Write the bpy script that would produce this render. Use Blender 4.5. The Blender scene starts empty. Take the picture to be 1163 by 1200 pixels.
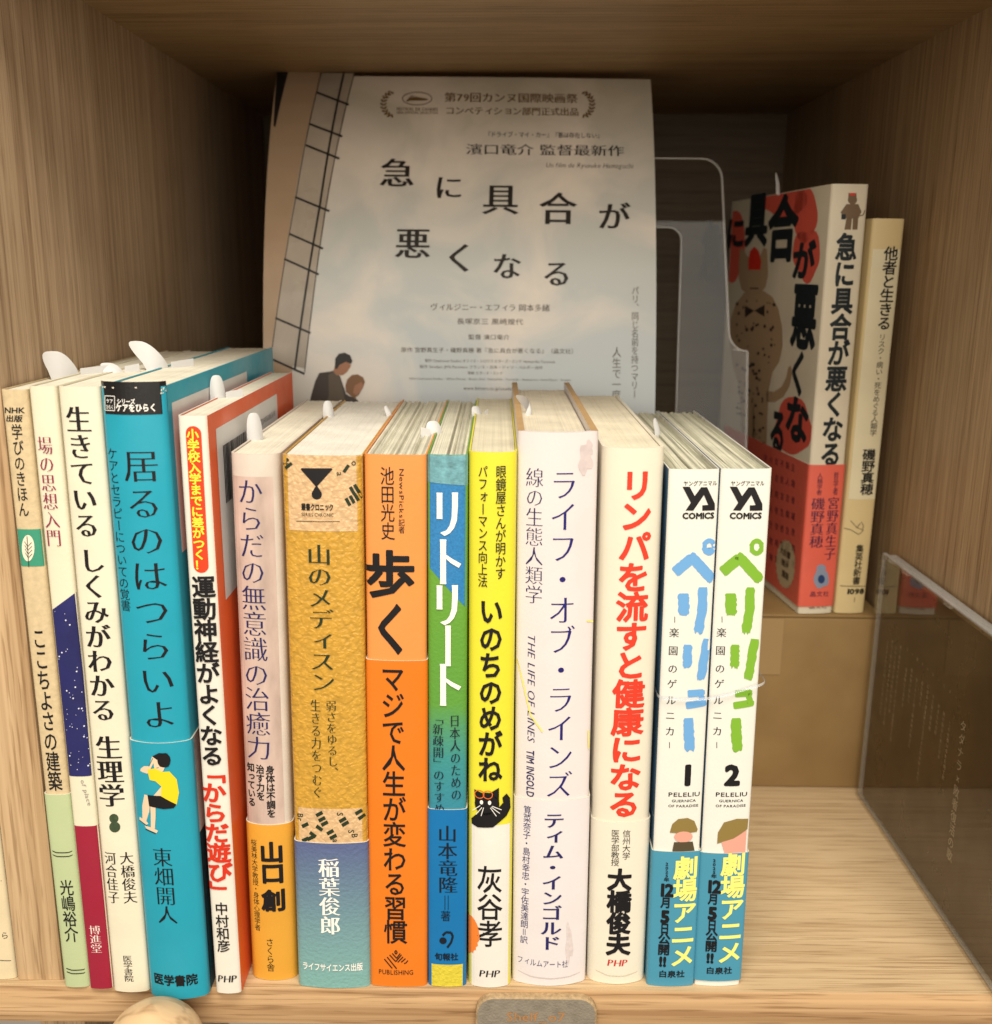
import bpy, bmesh, math, random
from math import sin, cos, tan, atan, radians, pi, exp, sqrt
from mathutils import Vector, Matrix, noise
random.seed(7)
SC = bpy.context.scene
COL = SC.collection

# ------------------------------------------------------------------ camera
F_PX, PITCH, YAW, ROLL, CAM_H = 1191.87, .23802, -.0003, .008846, .24244
fw = Vector((sin(YAW)*cos(PITCH), cos(YAW)*cos(PITCH), -sin(PITCH)))
r0 = fw.cross(Vector((0, 0, 1))).normalized(); u0 = r0.cross(fw)
RT = cos(ROLL)*r0 + sin(ROLL)*u0; UP = -sin(ROLL)*r0 + cos(ROLL)*u0
EYE = Vector((0, 0, CAM_H))
cam_d = bpy.data.cameras.new('camera'); cam = bpy.data.objects.new('camera', cam_d); COL.objects.link(cam)
m = Matrix((RT, UP, -fw)).transposed().to_4x4(); m.translation = EYE; cam.matrix_world = m
cam_d.sensor_fit = 'HORIZONTAL'; cam_d.sensor_width = 36; cam_d.lens = 36*F_PX/1163
cam_d.clip_start = .01; cam_d.clip_end = 50
cam_d.dof.use_dof = True; cam_d.dof.focus_distance = .34; cam_d.dof.aperture_fstop = 15
SC.camera = cam

# ------------------------------------------------------------------ light
SC.view_settings.view_transform = 'Standard'; SC.view_settings.look = 'None'
SC.view_settings.exposure = 0; SC.view_settings.gamma = 1
W = bpy.data.worlds.new('World'); SC.world = W; W.use_nodes = True
W.node_tree.nodes['Background'].inputs[0].default_value = (1, .82, .62, 1)
W.node_tree.nodes['Background'].inputs[1].default_value = .35
def area(name, loc, target, sx, sy, power, col):
    l = bpy.data.lights.new(name, 'AREA'); l.shape = 'RECTANGLE'; l.size = sx; l.size_y = sy; l.energy = power; l.color = col
    o = bpy.data.objects.new(name, l); COL.objects.link(o); o.location = loc
    o.rotation_euler = (Vector(target)-Vector(loc)).to_track_quat('-Z', 'Y').to_euler(); return o
area('ceiling_lamp', (.02, -.45, 1.45), (0, .32, .1), 1.1, .6, 33, (1, .93, .79))
area('shop_light', (.12, -1.7, .75), (0, .35, .12), 2.8, 1.1, 41, (1, .93, .80))

# ------------------------------------------------------------------ helpers
def srgb(r, g, b):
    f = lambda c: (c/255/12.92 if c/255 <= .04045 else ((c/255+.055)/1.055)**2.4)
    return (f(r), f(g), f(b), 1)
MATS = {}
def nt(name):
    M = bpy.data.materials.new(name); M.use_nodes = True
    t = M.node_tree; return M, t, t.nodes['Principled BSDF']
def node(t, ty, **kw):
    n = t.nodes.new(ty)
    for k, v in kw.items(): setattr(n, k, v)
    return n
def paper(rgb, rough=.45, var=.06, nscale=60, bump=.06, bscale=900, spec=.4, coat=0, stretch=(1, 1, 1), alb=.75, var2=.0, key=''):
    """printed or plain paper: base colour from an sRGB triple, soft mottling and fine relief"""
    k = ('p', tuple(rgb), rough, var, nscale, bump, bscale, spec, coat, stretch, alb, var2, key)
    if k in MATS: return MATS[k]
    M, t, p = nt('paper')
    c = srgb(*rgb); c = [x*alb for x in c[:3]]
    tc = node(t, 'ShaderNodeTexCoord'); mp = node(t, 'ShaderNodeMapping'); mp.inputs['Scale'].default_value = stretch
    t.links.new(tc.outputs['Object'], mp.inputs[0])
    n = node(t, 'ShaderNodeTexNoise'); n.inputs['Scale'].default_value = nscale; n.inputs['Detail'].default_value = 6
    t.links.new(mp.outputs[0], n.inputs['Vector'])
    r = node(t, 'ShaderNodeValToRGB')
    r.color_ramp.elements[0].position = .3; r.color_ramp.elements[1].position = .7
    r.color_ramp.elements[0].color = [x*(1-var) for x in c]+[1]; r.color_ramp.elements[1].color = [min(1, x*(1+var*.5)) for x in c]+[1]
    t.links.new(n.outputs['Fac'], r.inputs[0]); t.links.new(r.outputs[0], p.inputs['Base Color'])
    p.inputs['Roughness'].default_value = rough; p.inputs['Specular IOR Level'].default_value = spec; p.inputs['Coat Weight'].default_value = coat
    p.inputs['Coat Roughness'].default_value = .12
    rn = node(t, 'ShaderNodeTexNoise'); rn.inputs['Scale'].default_value = 45; rn.inputs['Detail'].default_value = 5; t.links.new(tc.outputs['Object'], rn.inputs['Vector'])
    rm = node(t, 'ShaderNodeMapRange'); rm.inputs[1].default_value = .35; rm.inputs[2].default_value = .65; rm.inputs[3].default_value = rough-.10; rm.inputs[4].default_value = rough+.10
    t.links.new(rn.outputs['Fac'], rm.inputs[0]); t.links.new(rm.outputs[0], p.inputs['Roughness'])
    if bump:
        b = node(t, 'ShaderNodeTexNoise'); b.inputs['Scale'].default_value = bscale; b.inputs['Detail'].default_value = 3
        t.links.new(mp.outputs[0], b.inputs['Vector'])
        bn = node(t, 'ShaderNodeBump'); bn.inputs['Strength'].default_value = bump; bn.inputs['Distance'].default_value = .0006
        t.links.new(b.outputs['Fac'], bn.inputs['Height']); t.links.new(bn.outputs[0], p.inputs['Normal'])
    MATS[k] = M; return M
def ink(r, g, b, alb=.85, rough=.5):
    k = ('i', r, g, b, alb, rough)
    if k not in MATS:
        M, t, p = nt('ink'); c = srgb(r, g, b); p.inputs['Base Color'].default_value = [x*alb for x in c[:3]]+[1]
        p.inputs['Roughness'].default_value = rough; p.inputs['Specular IOR Level'].default_value = .3; MATS[k] = M
    return MATS[k]
def ramp_paper(stops, z0, z1, rough=.45, axis='Z', nz=0, bump=.05, bscale=900):
    """printed vertical colour gradient between local heights z0 and z1"""
    M, t, p = nt('gradient_print')
    tc = node(t, 'ShaderNodeTexCoord'); sp = node(t, 'ShaderNodeSeparateXYZ'); t.links.new(tc.outputs['Object'], sp.inputs[0])
    n = node(t, 'ShaderNodeTexNoise'); n.inputs['Scale'].default_value = 300; t.links.new(tc.outputs['Object'], n.inputs['Vector'])
    mr = node(t, 'ShaderNodeMapRange'); mr.inputs[1].default_value = z0; mr.inputs[2].default_value = z1
    t.links.new(sp.outputs[axis], mr.inputs[0])
    ad = node(t, 'ShaderNodeMath', operation='MULTIPLY_ADD'); t.links.new(n.outputs['Fac'], ad.inputs[0]); ad.inputs[1].default_value = nz
    t.links.new(mr.outputs[0], ad.inputs[2])
    r = node(t, 'ShaderNodeValToRGB'); e = r.color_ramp.elements
    while len(e) < len(stops): e.new(.5)
    for i, (pos, c) in enumerate(stops): e[i].position = pos; e[i].color = [x*.8 for x in srgb(*c)[:3]]+[1]
    t.links.new(ad.outputs[0], r.inputs[0]); t.links.new(r.outputs[0], p.inputs['Base Color']); p.inputs['Roughness'].default_value = rough
    bn = node(t, 'ShaderNodeBump'); bn.inputs['Strength'].default_value = bump*4; bn.inputs['Distance'].default_value = .0006
    n2 = node(t, 'ShaderNodeTexNoise'); n2.inputs['Scale'].default_value = bscale; t.links.new(tc.outputs['Object'], n2.inputs['Vector'])
    t.links.new(n2.outputs['Fac'], bn.inputs['Height']); t.links.new(bn.outputs[0], p.inputs['Normal'])
    return M
def leather(rgb, alb=.8, rough=.42, scale=780, st=.6):
    k = ('l', rgb, alb, rough, scale, st)
    if k in MATS: return MATS[k]
    M, t, p = nt('grained_leatherette'); c = [x*alb for x in srgb(*rgb)[:3]]
    tc = node(t, 'ShaderNodeTexCoord')
    mu = node(t, 'ShaderNodeTexNoise'); mu.inputs['Scale'].default_value = 500
    t.links.new(tc.outputs['Object'], mu.inputs['Vector'])
    mx = node(t, 'ShaderNodeMixRGB', blend_type='LINEAR_LIGHT'); mx.inputs[0].default_value = .0012
    t.links.new(tc.outputs['Object'], mx.inputs[1]); t.links.new(mu.outputs['Color'], mx.inputs[2])
    v = node(t, 'ShaderNodeTexVoronoi', feature='SMOOTH_F1'); v.inputs['Scale'].default_value = scale; t.links.new(mx.outputs[0], v.inputs['Vector'])
    r = node(t, 'ShaderNodeValToRGB'); r.color_ramp.elements[0].color = [min(1, x*1.08) for x in c]+[1]; r.color_ramp.elements[1].color = [x*.8 for x in c]+[1]
    r.color_ramp.elements[0].position = .2; r.color_ramp.elements[1].position = .75
    t.links.new(v.outputs['Distance'], r.inputs[0]); t.links.new(r.outputs[0], p.inputs['Base Color'])
    iv = node(t, 'ShaderNodeMath', operation='SUBTRACT'); iv.inputs[0].default_value = 1; t.links.new(v.outputs['Distance'], iv.inputs[1])
    bn = node(t, 'ShaderNodeBump'); bn.inputs['Strength'].default_value = st; bn.inputs['Distance'].default_value = .0005
    t.links.new(iv.outputs[0], bn.inputs['Height']); t.links.new(bn.outputs[0], p.inputs['Normal']); p.inputs['Roughness'].default_value = rough
    MATS[k] = M; return M
def page_mat(rgb, dark=.55, scale=2600, alb=.77):
    k = ('pg', rgb, dark, scale)
    if k in MATS: return MATS[k]
    M, t, p = nt('page_edges'); c = [x*alb for x in srgb(*rgb)[:3]]
    tc = node(t, 'ShaderNodeTexCoord'); mp = node(t, 'ShaderNodeMapping'); mp.inputs['Scale'].default_value = (scale, 6, 2)
    t.links.new(tc.outputs['Object'], mp.inputs[0])
    n = node(t, 'ShaderNodeTexNoise'); n.inputs['Scale'].default_value = 1; n.inputs['Detail'].default_value = 3; t.links.new(mp.outputs[0], n.inputs['Vector'])
    r = node(t, 'ShaderNodeValToRGB'); e = r.color_ramp.elements; e[0].position = .28; e[0].color = [x*dark for x in c]+[1]; e[1].position = .55; e[1].color = c+[1]
    t.links.new(n.outputs['Fac'], r.inputs[0])
    n3 = node(t, 'ShaderNodeTexNoise'); n3.inputs['Scale'].default_value = 90; n3.inputs['Detail'].default_value = 5; t.links.new(tc.outputs['Object'], n3.inputs['Vector'])
    mm = node(t, 'ShaderNodeMixRGB', blend_type='MULTIPLY'); mm.inputs[0].default_value = .35; t.links.new(r.outputs[0], mm.inputs[1]); t.links.new(n3.outputs['Fac'], mm.inputs[2])
    g = node(t, 'ShaderNodeMixRGB', blend_type='MULTIPLY'); g.inputs[0].default_value = 1; t.links.new(mm.outputs[0], g.inputs[1]); g.inputs[2].default_value = (1.12, 1.12, 1.12, 1)
    t.links.new(g.outputs[0], p.inputs['Base Color']); p.inputs['Roughness'].default_value = .8; p.inputs['Specular IOR Level'].default_value = .1
    bn = node(t, 'ShaderNodeBump'); bn.inputs['Strength'].default_value = .35; bn.inputs['Distance'].default_value = .0004
    t.links.new(n.outputs['Fac'], bn.inputs['Height']); t.links.new(bn.outputs[0], p.inputs['Normal'])
    MATS[k] = M; return M
def wood(name, grain, dark=(.22, .13, .06), light=(.43, .29, .155), fine=1.0, off=0, rough=.5):
    """oak veneer: grain runs along the given local axis"""
    M, t, p = nt(name)
    tc = node(t, 'ShaderNodeTexCoord')
    def mapped(al, ac):
        mp = node(t, 'ShaderNodeMapping'); s = [ac, ac, ac]; s['XYZ'.index(grain)] = al
        mp.inputs['Scale'].default_value = s; mp.inputs['Location'].default_value = (off, off*1.7, off*.6); t.links.new(tc.outputs['Object'], mp.inputs[0]); return mp
    def nz(mp, sc, det, dist=0):
        n = node(t, 'ShaderNodeTexNoise'); n.inputs['Scale'].default_value = sc; n.inputs['Detail'].default_value = det; n.inputs['Distortion'].default_value = dist
        t.links.new(mp.outputs[0], n.inputs['Vector']); return n
    big = nz(mapped(1.2, 22), 1.0, 3, .6)       # broad figure
    mid = nz(mapped(4, 430*fine), 1.0, 4, .35)  # growth lines
    por = nz(mapped(38, 1500*fine), 1.0, 2)     # pores
    a = node(t, 'ShaderNodeMath', operation='MULTIPLY_ADD'); a.inputs[1].default_value = .30; t.links.new(big.outputs['Fac'], a.inputs[0])
    b = node(t, 'ShaderNodeMath', operation='MULTIPLY_ADD'); b.inputs[1].default_value = .70; t.links.new(mid.outputs['Fac'], b.inputs[0]); t.links.new(a.outputs[0], b.inputs[2])
    a.inputs[2].default_value = 0
    r = node(t, 'ShaderNodeValToRGB'); e = r.color_ramp.elements
    e[0].position = .36; e[0].color = dark+(1,); e[1].position = .62; e[1].color = light+(1,)
    em = e.new(.5); em.color = [dark[i]*.35+light[i]*.65 for i in range(3)]+[1]
    t.links.new(b.outputs[0], r.inputs[0])
    pr = node(t, 'ShaderNodeValToRGB'); pr.color_ramp.elements[0].position = .33; pr.color_ramp.elements[0].color = (.62, .56, .5, 1); pr.color_ramp.elements[1].position = .47; pr.color_ramp.elements[1].color = (1, 1, 1, 1)
    t.links.new(por.outputs['Fac'], pr.inputs[0])
    mu = node(t, 'ShaderNodeMixRGB', blend_type='MULTIPLY'); mu.inputs[0].default_value = .85; t.links.new(r.outputs[0], mu.inputs[1]); t.links.new(pr.outputs[0], mu.inputs[2])
    t.links.new(mu.outputs[0], p.inputs['Base Color']); p.inputs['Roughness'].default_value = rough; p.inputs['Specular IOR Level'].default_value = .35
    bn = node(t, 'ShaderNodeBump'); bn.inputs['Strength'].default_value = .22; bn.inputs['Distance'].default_value = .0003
    t.links.new(pr.outputs[0], bn.inputs['Height']); t.links.new(bn.outputs[0], p.inputs['Normal'])
    return M
def clear(name, tint=(.97, .97, .97), ior=1.5, rough=.02, haze=0.0):
    """thin clear plastic: see-through with a true Fresnel reflection"""
    M, t, p = nt(name); t.nodes.remove(p); out = t.nodes['Material Output']
    tr = node(t, 'ShaderNodeBsdfTransparent'); tr.inputs[0].default_value = tint+(1,)
    gl = node(t, 'ShaderNodeBsdfGlossy'); gl.inputs['Roughness'].default_value = rough
    fr = node(t, 'ShaderNodeFresnel'); fr.inputs[0].default_value = ior
    ge = node(t, 'ShaderNodeNewGeometry'); iv = node(t, 'ShaderNodeMath', operation='SUBTRACT'); iv.inputs[0].default_value = 1; t.links.new(ge.outputs['Backfacing'], iv.inputs[1])
    fm = node(t, 'ShaderNodeMath', operation='MULTIPLY'); t.links.new(fr.outputs[0], fm.inputs[0]); t.links.new(iv.outputs[0], fm.inputs[1])
    mx = node(t, 'ShaderNodeMixShader'); t.links.new(fm.outputs[0], mx.inputs[0]); t.links.new(tr.outputs[0], mx.inputs[1]); t.links.new(gl.outputs[0], mx.inputs[2])
    last = mx
    if haze:
        df = node(t, 'ShaderNodeBsdfDiffuse'); df.inputs[0].default_value = (.8, .8, .8, 1)
        m2 = node(t, 'ShaderNodeMixShader'); m2.inputs[0].default_value = haze; t.links.new(mx.outputs[0], m2.inputs[1]); t.links.new(df.outputs[0], m2.inputs[2]); last = m2
    t.links.new(last.outputs[0], out.inputs[0]); return M

def link(o, parent=None):
    COL.objects.link(o)
    if parent is not None: o.parent = parent
    return o
def thing(name, label, cat, loc=(0, 0, 0), rot=(0, 0, 0), group=None):
    o = bpy.data.objects.new(name, None); link(o); o.location = loc; o.rotation_euler = rot
    o.empty_display_size = .02; o['label'] = label; o['category'] = cat
    if group: o['group'] = group
    bpy.context.view_layer.update()
    return o
def mesh_obj(name, verts, faces, mats, parent=None, midx=None, smooth=False, bevel=0, bseg=2):
    me = bpy.data.meshes.new(name); me.from_pydata([tuple(v) for v in verts], [], faces)
    for mm in (mats if isinstance(mats, (list, tuple)) else [mats]): me.materials.append(mm)
    if midx:
        for i, q in enumerate(midx): me.polygons[i].material_index = q
    me.update()
    bm = bmesh.new(); bm.from_mesh(me)
    if bevel:
        bmesh.ops.bevel(bm, geom=bm.edges[:], offset=bevel, segments=bseg, affect='EDGES', profile=.6)
    if smooth or bevel:
        for f in bm.faces: f.smooth = True
        for e in bm.edges:
            if len(e.link_faces) == 2 and e.calc_face_angle(0) > radians(35): e.smooth = False
    bm.to_mesh(me); bm.free()
    o = bpy.data.objects.new(name, me); return link(o, parent)
def box(name, lo, hi, mat, parent=None, bevel=0, bseg=2):
    x0, y0, z0 = lo; x1, y1, z1 = hi
    v = [(x0, y0, z0), (x1, y0, z0), (x1, y1, z0), (x0, y1, z0), (x0, y0, z1), (x1, y0, z1), (x1, y1, z1), (x0, y1, z1)]
    f = [(0, 3, 2, 1), (4, 5, 6, 7), (0, 1, 5, 4), (1, 2, 6, 5), (2, 3, 7, 6), (3, 0, 4, 7)]
    return mesh_obj(name, v, f, mat, parent, bevel=bevel, bseg=bseg)

# ------------------------------------------------------------------ glyphs
GL = {}
def glyph(ch, off):
    k = (ch, off)
    if k in GL: return GL[k]
    c = bpy.data.curves.new('t', 'FONT'); c.body = ch; c.size = 1; c.resolution_u = 2; c.offset = off
    o = bpy.data.objects.new('t', c); COL.objects.link(o)
    dg = bpy.context.evaluated_depsgraph_get()
    me = bpy.data.meshes.new_from_object(o.evaluated_get(dg))
    vs = [(v.co.x, v.co.y) for v in me.vertices]; fs = [tuple(p.vertices) for p in me.polygons]
    bpy.data.objects.remove(o); bpy.data.curves.remove(c); bpy.data.meshes.remove(me)
    GL[k] = (vs, fs); return GL[k]
def fat(ch, dx, dy):
    """glyph with its outline pushed sideways by dx and up/down by dy: contrast between uprights and crossbars"""
    k = (ch, round(dx, 4), round(dy, 4))
    if k in GL: return GL[k]
    vs, fs = glyph(ch, 0); cnt = {}
    for f in fs:
        for i in range(len(f)):
            a, b = f[i], f[(i+1) % len(f)]; cnt[(a, b)] = 1
    nx = [[0, 0] for _ in vs]
    for (a, b) in cnt:
        if (b, a) in cnt: continue
        ex, ey = vs[b][0]-vs[a][0], vs[b][1]-vs[a][1]; L = math.hypot(ex, ey)
        if L < 1e-6: continue
        n = (ey/L, -ex/L)
        for i in (a, b): nx[i][0] += n[0]; nx[i][1] += n[1]
    out = []
    for (x, y), (p, q) in zip(vs, nx):
        L2 = p*p+q*q
        if L2 > 1e-6: kk = min(2/L2, 1.6); out.append((x+dx*p*kk, y+dy*q*kk))
        else: out.append((x, y))
    GL[k] = (out, fs); return GL[k]
ROT = set('ー「」『』（）＝…')
SMALL = set('ァィゥェォッャュョぁぃぅぇぉっゃゅょ')

class Surf:
    """a printed surface: px() turns a photo point into its (u, v), pt() turns (u, v) into a local point"""
    def __init__(s, obj, plane, pt, right=1):
        s.M = obj.matrix_world.copy() if obj else Matrix(); s.I = s.M.inverted(); s.plane = plane; s.f = pt; s.right = right; s.layer = 0
    def px(s, x, y):
        d = fw*F_PX + RT*(x-581.5) - UP*(y-600)
        o = s.I @ EYE; d = (s.I.to_3x3() @ d)
        ax, val, ua, va = s.plane
        t = (val-o[ax])/d[ax]; p = o+d*t
        return (p[ua], p[va])
    def pt(s, u, v, e): return s.f(u, v, e)
EPS = .00012
class Print:
    """collects flat print of one colour on a surface"""
    def __init__(s, surf, eps=EPS): s.s = surf; s.v = []; s.f = []; s.e = eps; s.mi = []; s.seg = []; s.cur = 0
    def add(s, pts, faces, e=None, mi=0):
        b = len(s.v); e = s.e if e is None else e
        s.v += [(u, v, e) for u, v in pts]; s.f += [tuple(i+b for i in f) for f in faces]; s.mi += [mi]*len(faces); s.seg += [s.cur]*len(faces)
    def glyph(s, ch, cu, cv, w, h, off=.02, smear=0, rot=False, shear=0, jit=0, mi=0):
        ring = max(0, off-.012); dx_, dy_ = min(off, .012)+smear*.75, min(off, .012)-smear*.72
        vs, fs = fat(ch, dy_, dx_) if rot else fat(ch, dx_, dy_)
        r = s.s.right
        if ring > .004:
            sh = [(0, 0)]
            if ring > .004: sh += [(ring*cos(a*pi/4), ring*sin(a*pi/4)) for a in range(8)]
            if ring > .03: sh += [(ring*.5*cos(a*pi/2+.4), ring*.5*sin(a*pi/2+.4)) for a in range(4)]
        else: sh = [(0, 0)]
        if jit:
            bm = bmesh.new()
            bv = [bm.verts.new((x, y, 0)) for x, y in vs]
            for f in fs:
                try: bm.faces.new([bv[i] for i in f])
                except Exception: pass
            bmesh.ops.dissolve_limit(bm, angle_limit=.02, verts=bm.verts[:], edges=bm.edges[:])
            bmesh.ops.subdivide_edges(bm, edges=[e for e in bm.edges if e.is_boundary], cuts=7)
            for v in bm.verts:
                q = noise.noise_vector(Vector((v.co.x*9+cu*900, v.co.y*9+cv*900, jit*50))); q2 = noise.noise_vector(Vector((v.co.x*40, v.co.y*40, cv*99)))
                v.co += (q*.7+q2*.6)*jit
            bmesh.ops.triangulate(bm, faces=bm.faces[:])
            bm.verts.index_update(); vs = [(v.co.x, v.co.y) for v in bm.verts]; fs = [tuple(v.index for v in f.verts) for f in bm.faces]; bm.free()
        vert = ch if len(ch) == 1 else None
        adv = max(x for x, y in vs) if ord(ch[0]) < 0x2000 else 1.0
        for k, (sx, sy_) in enumerate(sh):
            pts = []
            for x, y in vs:
                x -= adv/2; y -= .36
                if rot: x, y = y, -x
                x += y*shear + sx; y += sy_
                if vert in SMALL: x += .10; y += .08
                if vert in '、。': x += .62; y += .62
                pts.append((cu+r*x*w, cv+y*h))
            s.add(pts, fs, s.e+k*.000005, mi)
    def col(s, txt, x0, y0, x1, y1, w, fill=1.0, off=.02, smear=0, shear=0, jit=0, xs=1.0):
        """vertical column between two photo points (top of first, bottom of last character)"""
        a = s.s.px(x0, y0); b = s.s.px(x1, y1); n = len(txt); s.cur += 1 if n > 1 else 0
        for i, ch in enumerate(txt):
            if ch in ' 　': continue
            t = (i+.5)/n; cu = a[0]+(b[0]-a[0])*t; cv = a[1]+(b[1]-a[1])*t
            ym = y0+(y1-y0)*t; xm = x0+(x1-x0)*t
            wu = abs(s.s.px(xm+w/2, ym)[0]-s.s.px(xm-w/2, ym)[0])/.90*xs
            hv = abs(a[1]-b[1])/n*fill*1.05
            if fill <= 0: hv = wu
            s.glyph(ch, cu, cv, wu if ch not in ROT else wu, hv, off, smear, ch in ROT, shear, jit)
    def row(s, txt, cx, cy, w, h, off=.02, smear=0, shear=0, jit=0, slope=0):
        """horizontal line centred on a photo point, w by h photo pixels"""
        vs = []; wid = []; pen = 0; spots = []; s.cur += 1
        for ch in txt:
            if ch == ' ': pen += .3; continue
            g, _ = glyph(ch, 0); x1 = max(x for x, y in g); x0 = min(x for x, y in g)
            a = 1.0 if ord(ch) >= 0x2000 else x1-min(x0, 0)+.07
            spots.append((ch, pen+a/2)); pen += a
        tot = pen
        a = s.s.px(cx-w/2, cy); b = s.s.px(cx+w/2, cy); k = abs(b[0]-a[0])/tot
        hh = abs(s.s.px(cx, cy-h/2)[1]-s.s.px(cx, cy+h/2)[1]); lat = all(ord(c) < 0x2000 for c in txt)
        hs = hh/(.72 if lat else .9)
        c = s.s.px(cx, cy)
        for ch, p in spots:
            vv = c[1] - (0 if lat else 0)
            s.glyph(ch, c[0]+s.s.right*(p-tot/2)*k, vv+slope*(p-tot/2)*k, k, hs, off, smear, False, shear, jit)
    def rcol(s, txt, x0, y0, x1, y1, w, off=.02, smear=0, shear=0):
        """latin line turned a quarter turn clockwise, running down between two photo points"""
        spots = []; pen = 0
        for ch in txt:
            if ch == ' ': pen += .35; continue
            g, _ = glyph(ch, 0); a = (1.0 if ord(ch) >= 0x2000 else max(x for x, y in g)+.08); spots.append((ch, pen+a/2)); pen += a
        a = s.s.px(x0, y0); b = s.s.px(x1, y1); k = (a[1]-b[1])/pen
        wu = abs(s.s.px(x0+w/2, y0)[0]-s.s.px(x0-w/2, y0)[0])/.72
        for ch, p in spots:
            vs, fs = fat(ch, min(off, .02)+smear*.7, min(off, .02)-smear*.6); ad = 1.0 if ord(ch) >= 0x2000 else max(x for x, y in vs)
            t = p/pen; cu = a[0]+(b[0]-a[0])*t; cv = a[1]-p*k
            for q in range(1):
                sx = 0
                s.add([(cu+s.s.right*(y-.36)*wu, cv-(x-ad/2+(y-.36)*shear+sx)*k) for x, y in vs], fs, s.e+q*.00002)
    def poly(s, pts, px=True, cell=.0022, mi=0, e=None):
        """filled outline; cut fine enough to follow a curved surface"""
        if px: pts = [s.s.px(*p) for p in pts]
        lim = getattr(s.s, 'lim', 0)
        if lim: pts = [(max(-lim, min(lim, u)), v) for u, v in pts]
        if getattr(s.s, 'cut', 0): cell = 0
        bm = bmesh.new(); f = bm.faces.new([bm.verts.new((u, v, 0)) for u, v in pts])
        us = [p[0] for p in pts]; k = math.ceil(min(us)/cell) if cell else 0
        while cell and k*cell < max(us):
            bmesh.ops.bisect_plane(bm, geom=bm.faces[:]+bm.edges[:]+bm.verts[:], plane_co=(k*cell, 0, 0), plane_no=(1, 0, 0)); k += 1
        if getattr(s.s, 'vcell', 0):
            vs = [p[1] for p in pts]; c = s.s.vcell; k = math.ceil(min(vs)/c)
            while k*c < max(vs):
                bmesh.ops.bisect_plane(bm, geom=bm.faces[:]+bm.edges[:]+bm.verts[:], plane_co=(0, k*c, 0), plane_no=(0, 1, 0)); k += 1
        bmesh.ops.triangulate(bm, faces=bm.faces[:]); bm.verts.index_update()
        s.add([(v.co.x, v.co.y) for v in bm.verts], [tuple(v.index for v in f.verts) for f in bm.faces], e, mi); bm.free()
    def ell(s, cx, cy, rx, ry, n=24, mi=0, rot=0, wob=0, e=None):
        pts = []
        for i in range(n):
            a = 2*pi*i/n; q = 1+wob*sin(a*3+cx)+wob*.7*sin(a*5+cy); x = rx*q*cos(a); y = ry*q*sin(a)
            pts.append((cx+x*cos(rot)-y*sin(rot), cy+x*sin(rot)+y*cos(rot)))
        s.poly(pts, mi=mi, e=e)
    def line(s, pts, w, mi=0, e=None):
        for (x0, y0), (x1, y1) in zip(pts, pts[1:]):
            L = math.hypot(x1-x0, y1-y0) or 1; nx, ny = -(y1-y0)/L*w/2, (x1-x0)/L*w/2
            s.poly([(x0+nx, y0+ny), (x1+nx, y1+ny), (x1-nx, y1-ny), (x0-nx, y0-ny)], mi=mi, e=e)
    def out(s, name, mats, parent, label=None):
        o = None
        for g in sorted(set(s.seg)) if not label else [None]:
            ids = [i for i, q_ in enumerate(s.seg) if g is None or q_ == g]; used = {}; V_ = []; F_ = []
            for i in ids:
                f_ = []
                for j in s.f[i]:
                    if j not in used: used[j] = len(V_); V_.append(s.v[j])
                    f_.append(used[j])
                F_.append(tuple(f_))
            mi_ = [s.mi[i] for i in ids]; c_ = getattr(s.s, 'cut', 0)
            if c_:
                bm = bmesh.new(); bv = [bm.verts.new(p_) for p_ in V_]
                for f_, m_ in zip(F_, mi_):
                    try: bf = bm.faces.new([bv[j] for j in f_]); bf.material_index = m_
                    except ValueError: pass
                lo, hi = min(p_[0] for p_ in V_), max(p_[0] for p_ in V_); k = math.ceil(lo/c_)
                while k*c_ < hi:
                    bmesh.ops.bisect_plane(bm, geom=bm.faces[:]+bm.edges[:]+bm.verts[:], dist=1e-7, plane_co=(k*c_, 0, 0), plane_no=(1, 0, 0)); k += 1
                bm.verts.index_update(); V_ = [tuple(v_.co) for v_ in bm.verts]; F_ = [tuple(v_.index for v_ in f_.verts) for f_ in bm.faces]; mi_ = [f_.material_index for f_ in bm.faces]; bm.free()
            V_ = [s.s.pt(*p_) for p_ in V_]
            o = mesh_obj(name, V_, F_, mats, parent, mi_)
            if label: o['label'] = label
            if name in ('printed_stars', 'palm_leaf_print', 'barcode', 'white_lettering', 'band_lettering_fine'): o['kind'] = 'stuff'
        return o

# ------------------------------------------------------------------ the shelf
WL, WR, BACK, FRONT = -.1488, .1805, .68, .3015
oak_x = wood('oak_floor', 'X', (.41, .28, .155), (.53, .39, .235), off=1.3, rough=.42)
oak_edge = wood('oak_edge', 'X', (.33, .19, .09), (.58, .38, .205), fine=.7, off=4.1)
oak_z = wood('oak_upright', 'Z', (.29, .19, .11), (.46, .33, .21), off=2.2)
oak_zr = wood('oak_upright_right', 'Z', (.26, .16, .08), (.44, .30, .165), off=6.5)
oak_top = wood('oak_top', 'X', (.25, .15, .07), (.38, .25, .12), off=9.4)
oak_end = wood('oak_panel_edge', 'Z', (.34, .21, .105), (.60, .42, .245), fine=.6, off=3.3)
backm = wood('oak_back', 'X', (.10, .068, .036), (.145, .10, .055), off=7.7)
shelf = thing('bookshelf', 'light oak bookshelf compartment that holds the books, with its floor board and two upright panels', 'bookshelf', (0, .30, -.0146))
sy = lambda y: y-.30
sz = lambda z: z+.0146
b = box('shelf_board', (-.40, sy(FRONT), sz(-.0146)), (.40, sy(BACK), sz(0)), [oak_x, oak_edge], shelf, bevel=.0006)
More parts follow.
